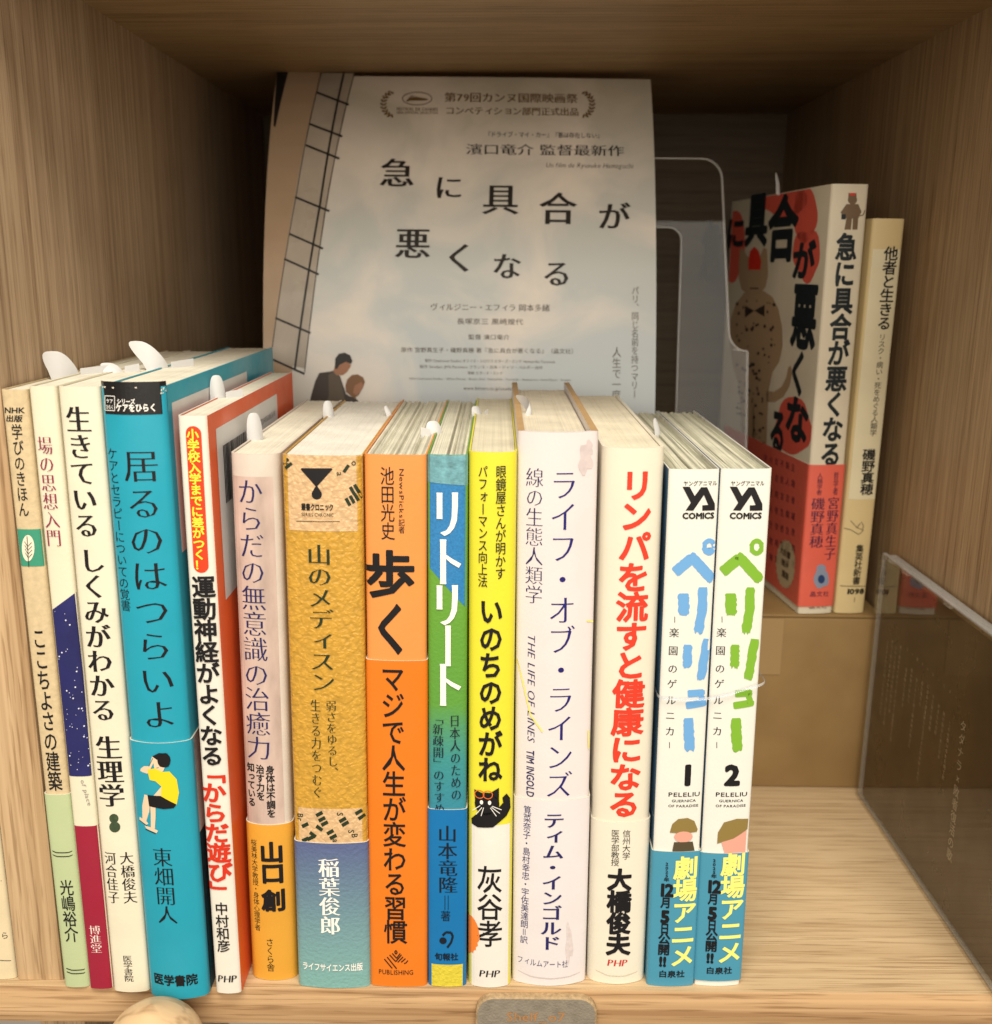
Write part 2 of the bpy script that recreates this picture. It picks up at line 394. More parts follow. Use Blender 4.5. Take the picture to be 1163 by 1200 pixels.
for p_ in b.data.polygons:
    if p_.normal.y < -.7: p_.material_index = 1
b = box('upright_panel', (-.1645, sy(.3042), sz(.0)), (WL, sy(BACK), sz(.345)), [oak_z, oak_end], shelf, bevel=.0005)
for p_ in b.data.polygons:
    if p_.normal.y < -.7: p_.material_index = 1
b = box('upright_panel', (WR, sy(.3042), sz(.0)), (WR+.0157, sy(BACK), sz(.345)), [oak_zr, oak_end], shelf, bevel=.0005)
for p_ in b.data.polygons:
    if p_.normal.y < -.7: p_.material_index = 1
# the top board sits a touch out of level
tz0, tz1 = .3322, .3368
v = []
for y in (FRONT, BACK):
    for x, z in ((-.40, tz0-.003), (WR+.2, tz1+.0025), (WR+.2, tz1+.018), (-.40, tz0+.0155)): v.append((x, sy(y), sz(z)))
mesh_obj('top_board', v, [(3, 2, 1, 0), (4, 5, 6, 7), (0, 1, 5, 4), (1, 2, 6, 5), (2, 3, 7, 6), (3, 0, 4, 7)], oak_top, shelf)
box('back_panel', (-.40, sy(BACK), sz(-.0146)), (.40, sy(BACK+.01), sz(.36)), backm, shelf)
box('upright_panel', (-.1585, sy(.3042), sz(-.16)), (-.1428, sy(BACK), sz(-.0147)), [oak_z], shelf, bevel=.0005)
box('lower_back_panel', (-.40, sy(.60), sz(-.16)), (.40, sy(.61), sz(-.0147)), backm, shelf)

# ------------------------------------------------------------------ books
BK = {}
class Book:
    def __init__(s, key, label, group, tl, tr, bl, br, w, h, d, cov, Y, x, zb=0, lean=0, yaw=0, sag=.001, corner=.0012, pages=(250, 244, 226),
                 hard=0, t=.0005, cover_mats=None, fan=0, ridge=.00005, pdark=.86):
        s.w, s.h, s.d, s.sag, s.c, s.t = w, h, d, sag, corner, t
        s.root = thing('book', label, 'book', (x, Y, zb+.00015), (0, lean, yaw), group)
        s.spine = Surf(s.root, (1, sag*.35, 0, 2), lambda u, v, e: (u, s.prof(u)-e, v))
        s.spine.lim = w/2-.00002; s.spine.cut = w/14
        s.left = Surf(s.root, (0, -w/2, 1, 2), lambda u, v, e: (-w/2-e, u, v), -1)
        s.rightside = Surf(s.root, (0, w/2, 1, 2), lambda u, v, e: (w/2+e, u, v), 1)
        # cover shell
        out = []
        n = 20; o_y = d
        out.append((-w/2, o_y)); out.append((-w/2, o_y*.5)); 
        us = [-w/2+w*(.5-.5*cos(pi*i/n)) for i in range(n+1)]
        for u in us: out.append((u, s.prof(u)))
        out.append((w/2, o_y*.5)); out.append((w/2, o_y))
        inn = []
        for i, (x_, y_) in enumerate(out):
            a = Vector(out[max(0, i-1)]); b_ = Vector(out[min(len(out)-1, i+1)]); tg = (b_-a).normalized(); nn = Vector((-tg.y, tg.x))
            q = Vector((x_, y_)) + nn*t
            inn.append((max(-w/2+t, min(w/2-t, q.x)), q.y))
        N = len(out); V = []
        for z in (0, h):
            V += [(x_, y_, z) for x_, y_ in out]; V += [(x_, y_, z) for x_, y_ in inn]
        Fc = []
        for i in range(N-1):
            Fc.append((i, i+1, 2*N+i+1, 2*N+i)); Fc.append((N+i+1, N+i, 3*N+i, 3*N+i+1))
            Fc.append((2*N+i, 2*N+i+1, 3*N+i+1, 3*N+i)); Fc.append((i+1, i, N+i, N+i+1))
        Fc.append((0, 2*N, 3*N, N)); Fc.append((N-1, 2*N-1, 4*N-1, 3*N-1))
        s.cov = mesh_obj('cover', V, Fc, cov, s.root, smooth=True)
        # page block
        i0 = t+.00012 + (.0002 if hard else 0); hz = h-(.0028 if hard else .00035)
        nx = max(8, int(w/.00055)); ny = 9; zb_ = .0025 if hard else .0003
        xs = [-w/2+i0+(w-2*i0)*i/nx for i in range(nx+1)]
        zr = [hz - abs(random.gauss(0, ridge)) for _ in xs]
        for q in range(1, nx): 
            if random.random() < .12: zr[q] -= ridge*4
        V = []; Fc = []
        ys = [0, .03, .08, .16, .3, .5, .75, 1]
        for j, yy in enumerate(ys):
            for i, x_ in enumerate(xs):
                y0 = s.prof(x_)+t+.0004+(.0012 if hard else 0); y1 = d-(.004 if hard else .0008)
                dx = fan*(exp(-yy*9)-exp(-9))*min(1, (w/2-abs(x_))/(w*.2))*.0
                V.append((x_+dx, y0+(y1-y0)*yy, zr[i]-(ridge*.8*random.random() if 0 < j < 7 else 0)))
        a = nx+1
        for j in range(len(ys)-1):
            for i in range(nx): Fc.append((j*a+i, j*a+i+1, (j+1)*a+i+1, (j+1)*a+i))
        base = len(V)
        ring = [i for i in range(a)] + [j*a+nx for j in range(1, len(ys))] + [(len(ys)-1)*a+i for i in range(nx-1, -1, -1)] + [j*a for j in range(len(ys)-2, 0, -1)]
        for r_ in ring: V.append((V[r_][0], V[r_][1], zb_))
        R_ = len(ring)
        for i in range(R_): Fc.append((ring[i], base+i, base+(i+1) % R_, ring[(i+1) % R_]))
        s.pages = mesh_obj('pages', V, Fc, page_mat(pages, pdark), s.root)
        if hard:
            hb = []; 
            P = [(x_, s.prof(x_)+t+.0006) for x_ in [(-w/2+t)+(w-2*t)*i/12 for i in range(13)]]
            V = []; Fc = []
            for x_, y_ in P: V += [(x_, y_, hz-.001), (x_, y_, hz+.0006), (x_, y_+.0012, hz+.0008), (x_, y_+.0012, hz-.001)]
            for i in range(12):
                for k in range(4): Fc.append((i*4+k, (i+1)*4+k, (i+1)*4+(k+1) % 4, i*4+(k+1) % 4))
            mesh_obj('headband', V, Fc, paper((235, 228, 210), bump=.4, bscale=4000), s.root)
    def prof(s, u):
        w = s.w; a = min(1, abs(u)/(w/2)); y = s.sag*a*a
        e = max(0, abs(u)-(w/2-s.c))
        if e > 0: y += s.c*(1-sqrt(max(0, 1-(min(e, s.c*.999)/s.c)**2)))*.9
        return y
    def band(s, mat, y_top, name='paper_band', z0=.0, y_bot=None, e=.0004, depth=.5, tilt=0, mats=None):
        """paper sleeve round the lower part; height read at its top edge on the spine"""
        zt = s.spine.px(*y_top)[1]
        w = s.w; n = 20; us = [-w/2+w*(.5-.5*cos(pi*i/n)) for i in range(n+1)]
        P = [(-w/2-e, s.d*depth)] + [(-w/2-e, s.prof(-w/2)+.002)] + [(u*(1+2*e/w), s.prof(u)-e) for u in us] + [(w/2+e, s.prof(w/2)+.002), (w/2+e, s.d*depth)]
        N = len(P); V = []
        for x_, y_ in P: V.append((x_, y_, z0))
        for x_, y_ in P: V.append((x_, y_, zt+tilt*x_))
        # thin rim folded in so that the sleeve shows its own paper edge
        for x_, y_ in P:
            V.append((x_*(1-2*e/w), y_+e*.8 if abs(x_) < w/2 else y_, zt+tilt*x_))
        Fc = [(i, i+1, N+i+1, N+i) for i in range(N-1)]; mi = [0]*(N-1)
        Fc += [(N+i, N+i+1, 2*N+i+1, 2*N+i) for i in range(N-1)]; mi += [1]*(N-1)
        s.bz = zt; s.be = e
        return mesh_obj(name, V, Fc, [mat, paper((232, 224, 206), bump=0)], s.root, mi, smooth=True)
    def pr(s, side='spine', lay=1): return Print({'spine': s.spine, 'left': s.left, 'right': s.rightside}[side], EPS*(lay+.8 if lay >= 4 else lay))
    def zone(s, mat, y0, y1, name='printed_panel', lay=1, sides=0):
        """full width block of colour on the spine between two photo heights"""
        q = s.pr(lay=lay); z0 = s.spine.px(*y0)[1]; z1 = s.spine.px(*y1)[1]; e = s.w/2
        q.poly([(-e, z1), (e, z1), (e, z0), (-e, z0)], px=False, cell=s.w/24)
        return q.out(name, mat, s.root)
def spec(tl, tr, bl, br, sag, Y=None):
    """spine corners in the photo -> place, width, height and lean of the real book"""
    S = Surf(None, (1, 0, 0, 2), None)
    def onz(p):
        d = fw*F_PX+RT*(p[0]-581.5)-UP*(p[1]-600); t = -CAM_H/d.z; return EYE+d*t
    a, b_ = onz(bl), onz(br); Yc = (a.y+b_.y)/2 if Y is None else Y
    S.plane = (1, Yc, 0, 2)
    A, B_, C, D = S.px(*bl), S.px(*br), S.px(*tl), S.px(*tr)
    w = ((B_[0]-A[0])+(D[0]-C[0]))/2; z = (C[1]+D[1])/2
    xb = (A[0]+B_[0])/2; xt = (C[0]+D[0])/2
    return dict(w=w, h=z, x=xb, Y=Yc-sag, lean=math.atan2(xt-xb, z), sag=sag)
def mk(key, label, tl, tr, bl, br, sag, d, cov, **kw):
    sp = spec(tl, tr, bl, br, sag)
    for k_ in ('dx', 'dw'):
        pass
    sp['w'] += kw.pop('dw', 0)
    return Book(key, label, 'books lined up along the shelf front', tl, tr, bl, br, d=d, cov=cov, **{**sp, **kw})
K = ink(22, 20, 24)
NAVY = ink(38, 36, 92)
WHT = ink(246, 244, 238, alb=.85)

# 1 kraft coloured book
b1 = mk('1', 'thin kraft-beige paperback with a green leaf square and pale green band, against the upright', (1, 458), (31, 456), (77, 1154.5), (105, 1156), .0006, .128,
        paper((226, 203, 162), rough=.7, var=.12, nscale=500, bump=.15))
q = b1.pr(); q.row('NHK', 17, 480.5, 25, 6.6, off=.02, shear=.12); q.row('出版', 16.8, 490.3, 20, 7.5, off=.022, shear=.15)
q.col('学びのきほん', 19.5, 497, 28.7, 606, 12, off=.008)
q.col('ここちよさの建築', 45, 736, 66, 927, 15, off=.012); q.out('title_lettering', K, b1.root)
b1.zone(paper((62, 158, 128), rough=.6), (30, 620), (40, 663.5))
q = b1.pr(lay=2); q.ell(33.5, 642, 7.5, 15.5); q.out('leaf_emblem', ink(240, 232, 210), b1.root)
q = b1.pr(lay=3); q.line([(32.5, 628), (34.5, 664)], .8)
for k in range(4): q.line([(33.3+k*.25, 640+k*4.4), (29.5+k*.3, 634+k*4.4)], .6); q.line([(33.3+k*.25, 640+k*4.4), (38+k*.2, 635+k*4.4)], .6)
q.out('leaf_veins', ink(50, 60, 40), b1.root)
b1.band(paper((200, 214, 166), rough=.55, var=.05), (70, 930.5))
q = b1.pr(lay=4)
for y in (998, 1002.5, 1135.5, 1139.5): 
    x0 = 60+(y-998)*.13; q.line([(x0+.5, y-1.6), (x0+7, y), (x0+21, y), (x0+29, y-1.6)], 1.0)
q.col('光嶋裕介', 78, 1030, 85.5, 1103, 15, off=.006); q.out('author_lettering', K, b1.root)

# 2 night sky
b2 = mk('2', 'thin cream paperback with a starry night-blue panel over a crimson foot', (32, 453), (66.5, 453), (105.7, 1157), (132, 1158.7), .0006, .130,
        paper((246, 238, 212), rough=.5))
q = b2.pr(); q.poly([(56, 716), (88.5, 695), (107, 909.5), (78, 909.5)]); q.out('printed_sky', paper((42, 44, 108), var=.25, nscale=60, rough=.4), b2.root)
q = b2.pr(lay=2); random.seed(3)
for _ in range(46):
    y = random.uniform(715, 905); x = 62+(y-715)*.115+random.uniform(0, 23); rr = random.choice([.4, .5, .6, 1.0]); q.ell(x, y, rr, rr, 6)
q.out('printed_stars', ink(225, 228, 245), b2.root)
q = b2.pr(lay=2); q.col('場の思想入門', 52, 511, 64.5, 641, 16.5, off=-.006, smear=.022); q.out('title_lettering', ink(140, 28, 70), b2.root)
q = b2.pr(lay=2); q.rcol('of place', 97, 913, 106, 944, 5, off=0); q.out('subtitle_lettering', ink(150, 145, 140), b2.root)
q = b2.pr(); z = b2.spine.px(110, 968)[1]; q.poly([(-b2.w/2, 0), (b2.w/2, 0), (b2.w/2, z), (-b2.w/2, z)], px=False, cell=.0005); q.out('printed_foot', paper((168, 34, 62), rough=.45), b2.root)
q = b2.pr(lay=2); q.col('博進堂', 111, 1084, 114, 1116.5, 12.5, off=-.004, smear=.02); q.out('publisher_lettering', ink(245, 225, 220), b2.root)

# 3 cream physiology
b3 = mk('3', 'cream paperback with bold black title and a small dark green blob, by the turquoise one', (67, 453.5), (117, 453), (133.7, 1160), (175, 1162), .0010, .132,
        paper((248, 240, 216), rough=.5))
q = b3.pr(); kw = dict(off=.012, smear=.028)
q.col('生きている', 91, 476, 103, 631, 27, **kw); q.col('しくみがわかる', 107.5, 642, 122.5, 846, 27, **kw); q.col('生理学', 126.5, 862, 132, 946, 28, **kw)
q.out('title_lettering', K, b3.root)
q = b3.pr(); q.col('大橋俊夫', 148, 998, 153.5, 1059, 14.5, off=.0, smear=.02); q.col('河合佳子', 128.8, 998, 134, 1059, 13, off=.0, smear=.02)
q.col('医学書院', 149.5, 1119, 152, 1150, 10, off=.0, smear=.015); q.out('author_lettering', K, b3.root)
q = b3.pr(); q.ell(134, 958.5, 5.5, 5.5, 14); q.ell(135, 968.5, 6.6, 6.4, 14); q.out('printed_blob', paper((70, 88, 62), var=.3, nscale=900), b3.root)

# 4 turquoise
TQ = (36, 170, 198)
b4 = mk('4', 'tall thick turquoise paperback with black top block and seated figure in yellow shirt', (117, 452), (194, 453.5), (178, 1163), (244, 1166), .0026, .148,
        paper(TQ, rough=.4, var=.05, bump=.05), corner=.0015)
b4.zone(paper((26, 24, 26), rough=.4), (150, 447), (155, 485.5))
q = b4.pr(lay=2); q.row('シリーズ', 149, 470, 22, 6, off=.03); q.row('ケアをひらく', 160, 477.5, 47, 9, off=.035)
for a_, c_ in (((122, 464), (135, 464)), ((122, 481), (135, 481)), ((122, 464), (122, 481)), ((135, 464), (135, 481))): q.line([a_, c_], .8)
q.row('ケア', 128.5, 470, 9, 5, off=.02); q.row('ひらく', 128.5, 477, 10, 5, off=.02); q.out('series_lettering', WHT, b4.root)
q = b4.pr(); q.col('居るのはつらいよ', 164.5, 524, 189.5, 856, 38, off=-.006, smear=.016, fill=.9); q.col('ケアとセラピーについての覚書', 130.5, 525, 147.5, 717, 12.5, off=-.002)
q.out('title_lettering', K, b4.root)
q = b4.pr(lay=3); random.seed(21)
for _ in range(16):
    x = random.choice([random.uniform(119, 192), random.uniform(186, 194), random.uniform(117, 122)]); w_ = random.uniform(1, 4); h_ = random.uniform(.7, 2.0)
    y = 452.5+random.uniform(0, 1) if x < 186 else 452.5+random.uniform(0, 9)
    q.cur += 1; q.poly([(x, y), (x+w_, y-.3), (x+w_*.7, y+h_), (x+w_*.2, y+h_*.6)])
q.out('scuff', ink(236, 226, 208), b4.root)
b4.band(paper((38, 168, 196), rough=.38, var=.05, bump=.04), (190, 869))
q = b4.pr(lay=4); q.col('東畑開人', 190.8, 991, 198.5, 1081, 22, off=-.008, smear=.014); q.row('医学書院', 206, 1146.5, 52, 12, off=.028); q.out('author_lettering', K, b4.root)
# seated figure, flat print
skin, yel = ink(236, 208, 176), ink(246, 214, 30)
q = b4.pr(lay=4)
q.poly([(176, 896), (170, 896.5), (165.5, 900), (165, 903), (168, 904), (174, 905), (180, 884), (186, 882), (184, 887), (178, 899), (182, 904), (180, 908)], mi=0)
q.poly([(181, 889), (186, 884), (193, 884), (197, 892), (193, 901), (188, 905), (183, 900)], mi=0)
q.poly([(200, 922), (190, 934), (176, 938), (172, 934), (180, 932), (192, 918)], mi=0)
q.poly([(170, 930), (178, 931), (176, 950), (172, 962), (167, 960), (167, 944)], mi=0); q.poly([(177, 936), (184, 938), (184, 955), (183, 969), (178, 968), (178, 952)], mi=0)
q.poly([(163, 958), (172, 961), (175, 964), (172, 966), (163, 962)], mi=0); q.poly([(170, 967), (180, 968), (187, 971), (185, 974), (172, 970)], mi=0)
q.poly([(174, 900), (183, 898), (192, 902), (200, 902), (208, 912), (210.5, 928), (208, 942), (190, 936), (191, 919), (184, 913), (177, 912)], mi=1)
q.ell(194, 889, 7.5, 8.5, 14, mi=2, wob=.05); q.poly([(180, 884), (188, 880), (198, 881), (196, 887), (186, 888)], mi=2)
q.poly([(174, 930), (190, 930), (208, 941), (205, 945), (194, 945.5), (176, 943)], mi=2)
q.line([(176, 896), (181, 886)], .6, mi=2); q.line([(163, 962), (173, 966.5)], .9, mi=2); q.line([(171, 971), (184, 974.5)], .9, mi=2); q.line([(188, 897), (185, 897.5)], .5, mi=2)
# layers of one print: keep order by depth
o = q.out('seated_figure_print', [skin, yel, K], b4.root, 'seated barefoot figure in a yellow shirt and black shorts printed on the band')
for poly in o.data.polygons:
    pass
def lift(o, d=.00003):
    vi = {}
    for p_ in o.data.polygons:
        for i in p_.vertices: vi[i] = p_.material_index
    for i, mi_ in vi.items(): o.data.vertices[i].co.y -= mi_*d
lift(o)
# back cover seen on its right
q = b4.pr('right'); q.poly([(.0070, b4.h-.052), (.100, b4.h-.052), (.100, b4.h-.0055), (.0070, b4.h-.0055)], px=False, cell=0); q.out('barcode_panel', paper((240, 240, 240), rough=.4), b4.root)
q = Print(b4.rightside, .0004); q.poly([(.0045, 0), (.0735, 0), (.0735, .060), (.0045, .060)], px=False, cell=0); q.out('photo_print', paper((58, 52, 48), rough=.35, var=.5, nscale=90), b4.root)
q = Print(b4.rightside, .0004); q.poly([(.0045, .060), (.0735, .060), (.0735, b4.bz), (.0045, b4.bz)], px=False, cell=0); q.out('white_print', paper((240, 238, 230), rough=.35), b4.root)

# 5 white and orange
b5 = mk('5', 'white-spined orange paperback with a red title pill, right of the turquoise book', (208, 486), (243, 489), (252.7, 1161), (284, 1165), .0008, .128,
        [paper((248, 242, 230), rough=.4), paper((246, 104, 48), rough=.38, var=.05)], yaw=0)
for p_ in b5.cov.data.polygons:
    c_ = p_.center
    if p_.normal.x > .8 or (p_.normal.x < -.8 and c_.x < 0): p_.material_index = 1
q = b5.pr(); pts = []
z0, z1 = b5.spine.px(235, 671)[1], b5.spine.px(226, 499)[1]; uc0, uc1 = b5.spine.px(236.5, 671)[0], b5.spine.px(226.5, 499)[0]; rr = .0023
for i in range(13): a = pi*i/12; pts.append((uc1+rr*cos(a), z1-rr+rr*sin(a)))
for i in range(13): a = pi+pi*i/12; pts.append((uc0+rr*cos(a), z0+rr+rr*sin(a)))
q.poly(pts, px=False, cell=.0006); q.out('title_pill', ink(226, 66, 30), b5.root)
q = b5.pr(lay=2); q.col('小学校入学までに差がつく！', 226, 502.5, 235.6, 668, 13, off=.03); q.out('pill_lettering', ink(255, 236, 70), b5.root)
q = b5.pr(lay=2); q.col('運動神経がよくなる', 238, 675, 249.5, 897.5, 25, off=.028); q.out('title_lettering', K, b5.root)
q = b5.pr(lay=2); q.col('「からだ遊び」', 247.6, 893, 260.5, 1056, 27, off=.032); q.out('subtitle_lettering', ink(214, 52, 26), b5.root)
q = b5.pr(lay=2); q.col('中村和彦', 259.5, 1057, 263, 1115.5, 14.5, off=.012); q.row('PHP', 266.5, 1146.3, 23, 8.5, off=.0, smear=.03, shear=.15); q.out('author_lettering', K, b5.root)
q = b5.pr('right'); q.poly([(.0085, b5.h-.06), (.096, b5.h-.06), (.096, b5.h-.0052), (.0085, b5.h-.0052)], px=False, cell=0); q.out('barcode_panel', paper((240, 240, 242), rough=.4), b5.root)
q = b5.pr('right', lay=2); yy = .0150
random.seed(5)
while yy < .044:
    wd = random.choice([.0003, .0006, .0009]); q.poly([(yy, b5.h-.030), (yy+wd, b5.h-.030), (yy+wd, b5.h-.0115), (yy, b5.h-.0115)], px=False, cell=0); yy += wd+random.choice([.0003, .0006])
for k in range(18): q.glyph(random.choice('0123456789'),   .060+k*.0018, b5.h-.0120, .0024, .003, .0)
q.out('barcode', ink(50, 45, 48), b5.root)

# 6 pink beige
b6 = mk('6', 'pinkish beige paperback with navy title and a yellow-orange band at its foot', (269.5, 530), (328, 533), (297, 1141), (348, 1146), .0022, .130,
        paper((232, 220, 208), rough=.5, var=.08, nscale=90), corner=.0020, t=.0007)
q = b6.pr(); e = b6.w/2*.72; q.poly([(-b6.w/2*.92, b6.bz if hasattr(b6, 'bz') else .05), (e, .05), (e, b6.h-.007), (-b6.w/2*.92, b6.h-.007)], px=False, cell=.0008)
q.out('mottled_print', paper((222, 196, 184), rough=.5, var=.30, nscale=130, stretch=(1, 1, .35)), b6.root)
q = b6.pr(lay=2); q.col('からだの無意識の治癒力', 293, 560, 304.5, 890, 28, off=-.008, smear=.013); q.out('title_lettering', NAVY, b6.root)
q = b6.pr(lay=2); q.col('身体は不調を', 317, 896, 319, 957, 9.5, off=.022); q.col('治す力を', 305.3, 895, 306.6, 937, 9.5, off=.022); q.col('知っている', 293.8, 894, 295.5, 945, 9, off=.022); q.out('subtitle_lettering', K, b6.root)
b6.band(paper((238, 172, 62), rough=.4), (320, 965))
q = b6.pr(lay=4); q.col('山口', 318.5, 985, 321, 1034, 26, off=.04); q.col('創', 321.5, 1041, 322, 1066, 26, off=.04)
q.col('桜美林大学教授・身体心理学者', 297.5, 983, 302.5, 1090, 7, off=.0); q.col('さくら舎', 317, 1097, 318.5, 1136, 9, off=-.004); q.out('author_lettering', K, b6.root)

# 7 gold leatherette
b7 = mk('7', 'thick gold leather-grain book with a tan head and a slate-to-teal band', (330, 535), (424.7, 534), (351.7, 1153), (433, 1156), .0014, .130,
        leather((212, 162, 60)), corner=.0016, pages=(252, 248, 238), pdark=.93)
tan_ = leather((226, 188, 142))
b7.zone(tan_, (371, 533), (373, 622)); b7.zone(tan_, (380, 947), (382, 990))
q = b7.pr(lay=2)
q.poly([(352.5, 549.5), (354, 548.2), (389, 548.2), (390.2, 549.5), (372.5, 569), (371.5, 571), (370.2, 569)]); q.ell(371.8, 578.8, 6, 6); q.poly([(366.5, 576), (371.5, 567.5), (377, 576)])
q.row('叢書クロニック', 372.4, 594, 38, 8, off=.03); q.row('SERIES CHRONIC', 372.4, 602.6, 38, 4.2, off=.0); q.line([(347.5, 610.6), (398.5, 610.6)], .7)
q.out('series_emblem', K, b7.root)
q = b7.pr(lay=2); dg = ink(36, 52, 34)
def chips(L):
    for x, y, a, n in L:
        for k in range(n):
            cx_, cy_ = x+k*5.5*cos(a), y+k*5.5*sin(a)
            ux, uy = cos(a)*1.9, sin(a)*1.9; vx, vy = -sin(a)*5, cos(a)*5
            q.cur += 1; q.poly([(cx_-ux-vx, cy_-uy-vy), (cx_+ux-vx, cy_+uy-vy), (cx_+ux+vx, cy_+uy+vy), (cx_-ux+vx, cy_-uy+vy)])
chips([(334, 541, .9, 1), (338, 546, .9, 1), (406, 549, .6, 1), (408, 588, -.5, 4), (413, 575, -.5, 2)])
for x, y in ((374.7, 953), (377.8, 959), (380.9, 964), (374.7, 969.5), (357.7, 967), (367, 977.5), (364.4, 981.6), (358, 984), (387.6, 974), (391, 979.5), (402, 960), (405, 964.6), (420.6, 952), (424, 958)):
    a = -.5 if x not in (374.7, 367) or y in (953,) else .6
    ux, uy, vx, vy = cos(a)*4.3, sin(a)*4.3, -sin(a)*2.1, cos(a)*2.1
    q.cur += 1; q.poly([(x-ux-vx, y-uy-vy), (x+ux-vx, y+uy-vy), (x+ux+vx, y+uy+vy), (x-ux+vx, y-uy+vy)])
for ch, x, y in (('b', 339, 545), ('a', 399, 555), ('o', 416, 543), ('B', 352, 956), ('S', 399, 953), ('S', 412, 974), ('B', 416, 979), ('a', 394, 984), ('r', 352, 961)):
    u_, v_ = b7.spine.px(x, y); q.glyph(ch, u_, v_, .0028, .0028, .01, rot=True)
q.out('pattern_print', dg, b7.root)
q = b7.pr(lay=2); q.col('山のメディスン', 374, 637, 379.5, 811, 27, off=-.002, smear=.024)
q.col('弱さをゆるし、', 388.3, 820, 391, 911, 11.5, off=-.004, smear=.018); q.col('生きる力をつむぐ', 370, 819, 372.5, 935, 11.5, off=-.004, smear=.018); q.out('title_lettering', ink(34, 50, 32), b7.root)
gm = ramp_paper([(0, (132, 182, 178)), (.45, (118, 156, 166)), (1, (92, 104, 150))], 0, .055, rough=.4, bump=.12, bscale=700)
b7.band(gm, (392, 987))
q = b7.pr(lay=4); q.col('稲葉俊郎', 385.8, 1004, 388, 1094, 22.5, off=.008, smear=.026); q.row('ライフサイエンス出版', 390, 1132, 71, 8.5, off=.02); q.out('author_lettering', WHT, b7.root)

# 8 orange
b8 = mk('8', 'plain orange paperback with large black characters and a striped diamond emblem at its foot', (427, 533), (500, 533), (435, 1153), (500, 1155), .0009, .130,
        paper((250, 160, 84), rough=.4, var=.03), corner=.0015, pages=(244, 240, 220), ridge=.00028, pdark=.5)
q = b8.pr(); q.col('池田光史', 454, 547, 455.2, 633, 15.5, off=.004); q.rcol('NewsPicks', 471, 548, 471, 607, 5.5, off=.005); q.col('記者', 471, 608, 471, 625, 7, off=.005)
q.col('歩', 456.7, 646, 457, 701, 55, off=.03); q.col('く', 459, 707, 459.2, 768, 44, off=.028); q.out('title_lettering', K, b8.root)
b8.band(paper((246, 132, 34), rough=.38, var=.03), (463, 773.5))
q = b8.pr(lay=4); q.col('マジで人生が変わる習慣', 460.3, 779, 464.3, 1105, 25.5, off=.012)
for L_ in ([(105, 268), (195, 370)], [(137, 243), (245, 374)], [(165, 218), (235, 292), (300, 215)], [(195, 200), (245, 255), (285, 200)], [(258, 300), (318, 240)], [(297, 300), (345, 260)], [(330, 315), (352, 308), (372, 282)], [(237, 165), (252, 190), (238, 208), (222, 185), (237, 165)]):
    q.line([(440+x/9.69, 1095+y/9.69) for x, y in L_], 1.25)
q.row('PUBLISHING', 464.2, 1137.8, 41, 5.6, off=.0); q.out('lower_lettering', K, b8.root)

# 9 blue green
b9cov = ramp_paper([(0, (40, 130, 175)), (.35, (60, 150, 150)), (.55, (96, 160, 60)), (1, (106, 164, 52))], .055, .15, nz=.05)
b9 = mk('9', 'slim blue and green paperback with white katakana title and a yellow foot', (501.7, 533.4), (548, 533), (502.7, 1153), (546, 1155), .0007, .130,
        b9cov, corner=.0013, pages=(244, 240, 220), ridge=.00028, pdark=.5)
q = b9.pr(); e = b9.w/2
q.poly([(-e, b9.spine.px(502, 663)[1]), (e, b9.spine.px(547, 714)[1]), (e, b9.h), (-e, b9.h)], px=False, cell=.0006); q.out('printed_sky', paper((52, 138, 204), rough=.42, var=.22, nscale=1500, bump=.12), b9.root)
q = b9.pr(lay=2); q.poly([(-e, b9.h-.0085), (e, b9.h-.0095), (e, b9.h), (-e, b9.h)], px=False, cell=.0006); q.out('pale_head_strip', paper((120, 178, 190), rough=.4, var=.35, nscale=400, bump=.3), b9.root)  # paler mottled strip across the head of the spine
q = b9.pr(lay=3); kw = dict(off=.018, smear=.035)
for ch, y0, y1, w_ in (('リ', 571, 633, 35), ('ト', 627, 690, 36), ('リ', 680, 737, 35), ('ー', 727, 785, 32), ('ト', 773, 832, 36)): q.col(ch, 524, y0, 525, y1, w_, **kw)
q.out('title_lettering', ink(250, 248, 240), b9.root)
q = b9.pr(lay=3); q.col('日本人のための', 533, 837, 535.2, 938, 11.5, off=-.003, smear=.016); q.col('「新疎開」のすすめ', 513, 834, 515.5, 954, 12, off=-.003, smear=.018); q.out('subtitle_lettering', ink(20, 30, 46), b9.root)
b9.band(paper((18, 122, 190), rough=.36, var=.05), (525, 948))
q = b9.pr(lay=4); z = b9.spine.px(525, 1129)[1]; q.poly([(-e, 0), (e, 0), (e, z), (-e, z)], px=False, cell=.0006); q.out('printed_foot', paper((232, 214, 66), rough=.6, var=.12, nscale=900, bump=.6), b9.root)
q = b9.pr(lay=4); q.col('山本竜隆', 524.5, 966, 525.5, 1046, 21, off=.0, smear=.02); q.line([(521.8, 1048), (521.8, 1065)], .7); q.line([(525.6, 1048), (525.6, 1065)], .7)
q.col('著', 522.5, 1066, 522.6, 1078.5, 11, off=.0); q.ell(519.5, 1101, 4.3, 3.9); q.line([(519, 1095), (523, 1091), (529, 1091.5), (531, 1096), (529, 1103), (524.5, 1109)], 2.6)
q.row('旬報社', 523.5, 1120, 28, 8, off=.02); q.out('author_lettering', ink(16, 26, 40), b9.root)

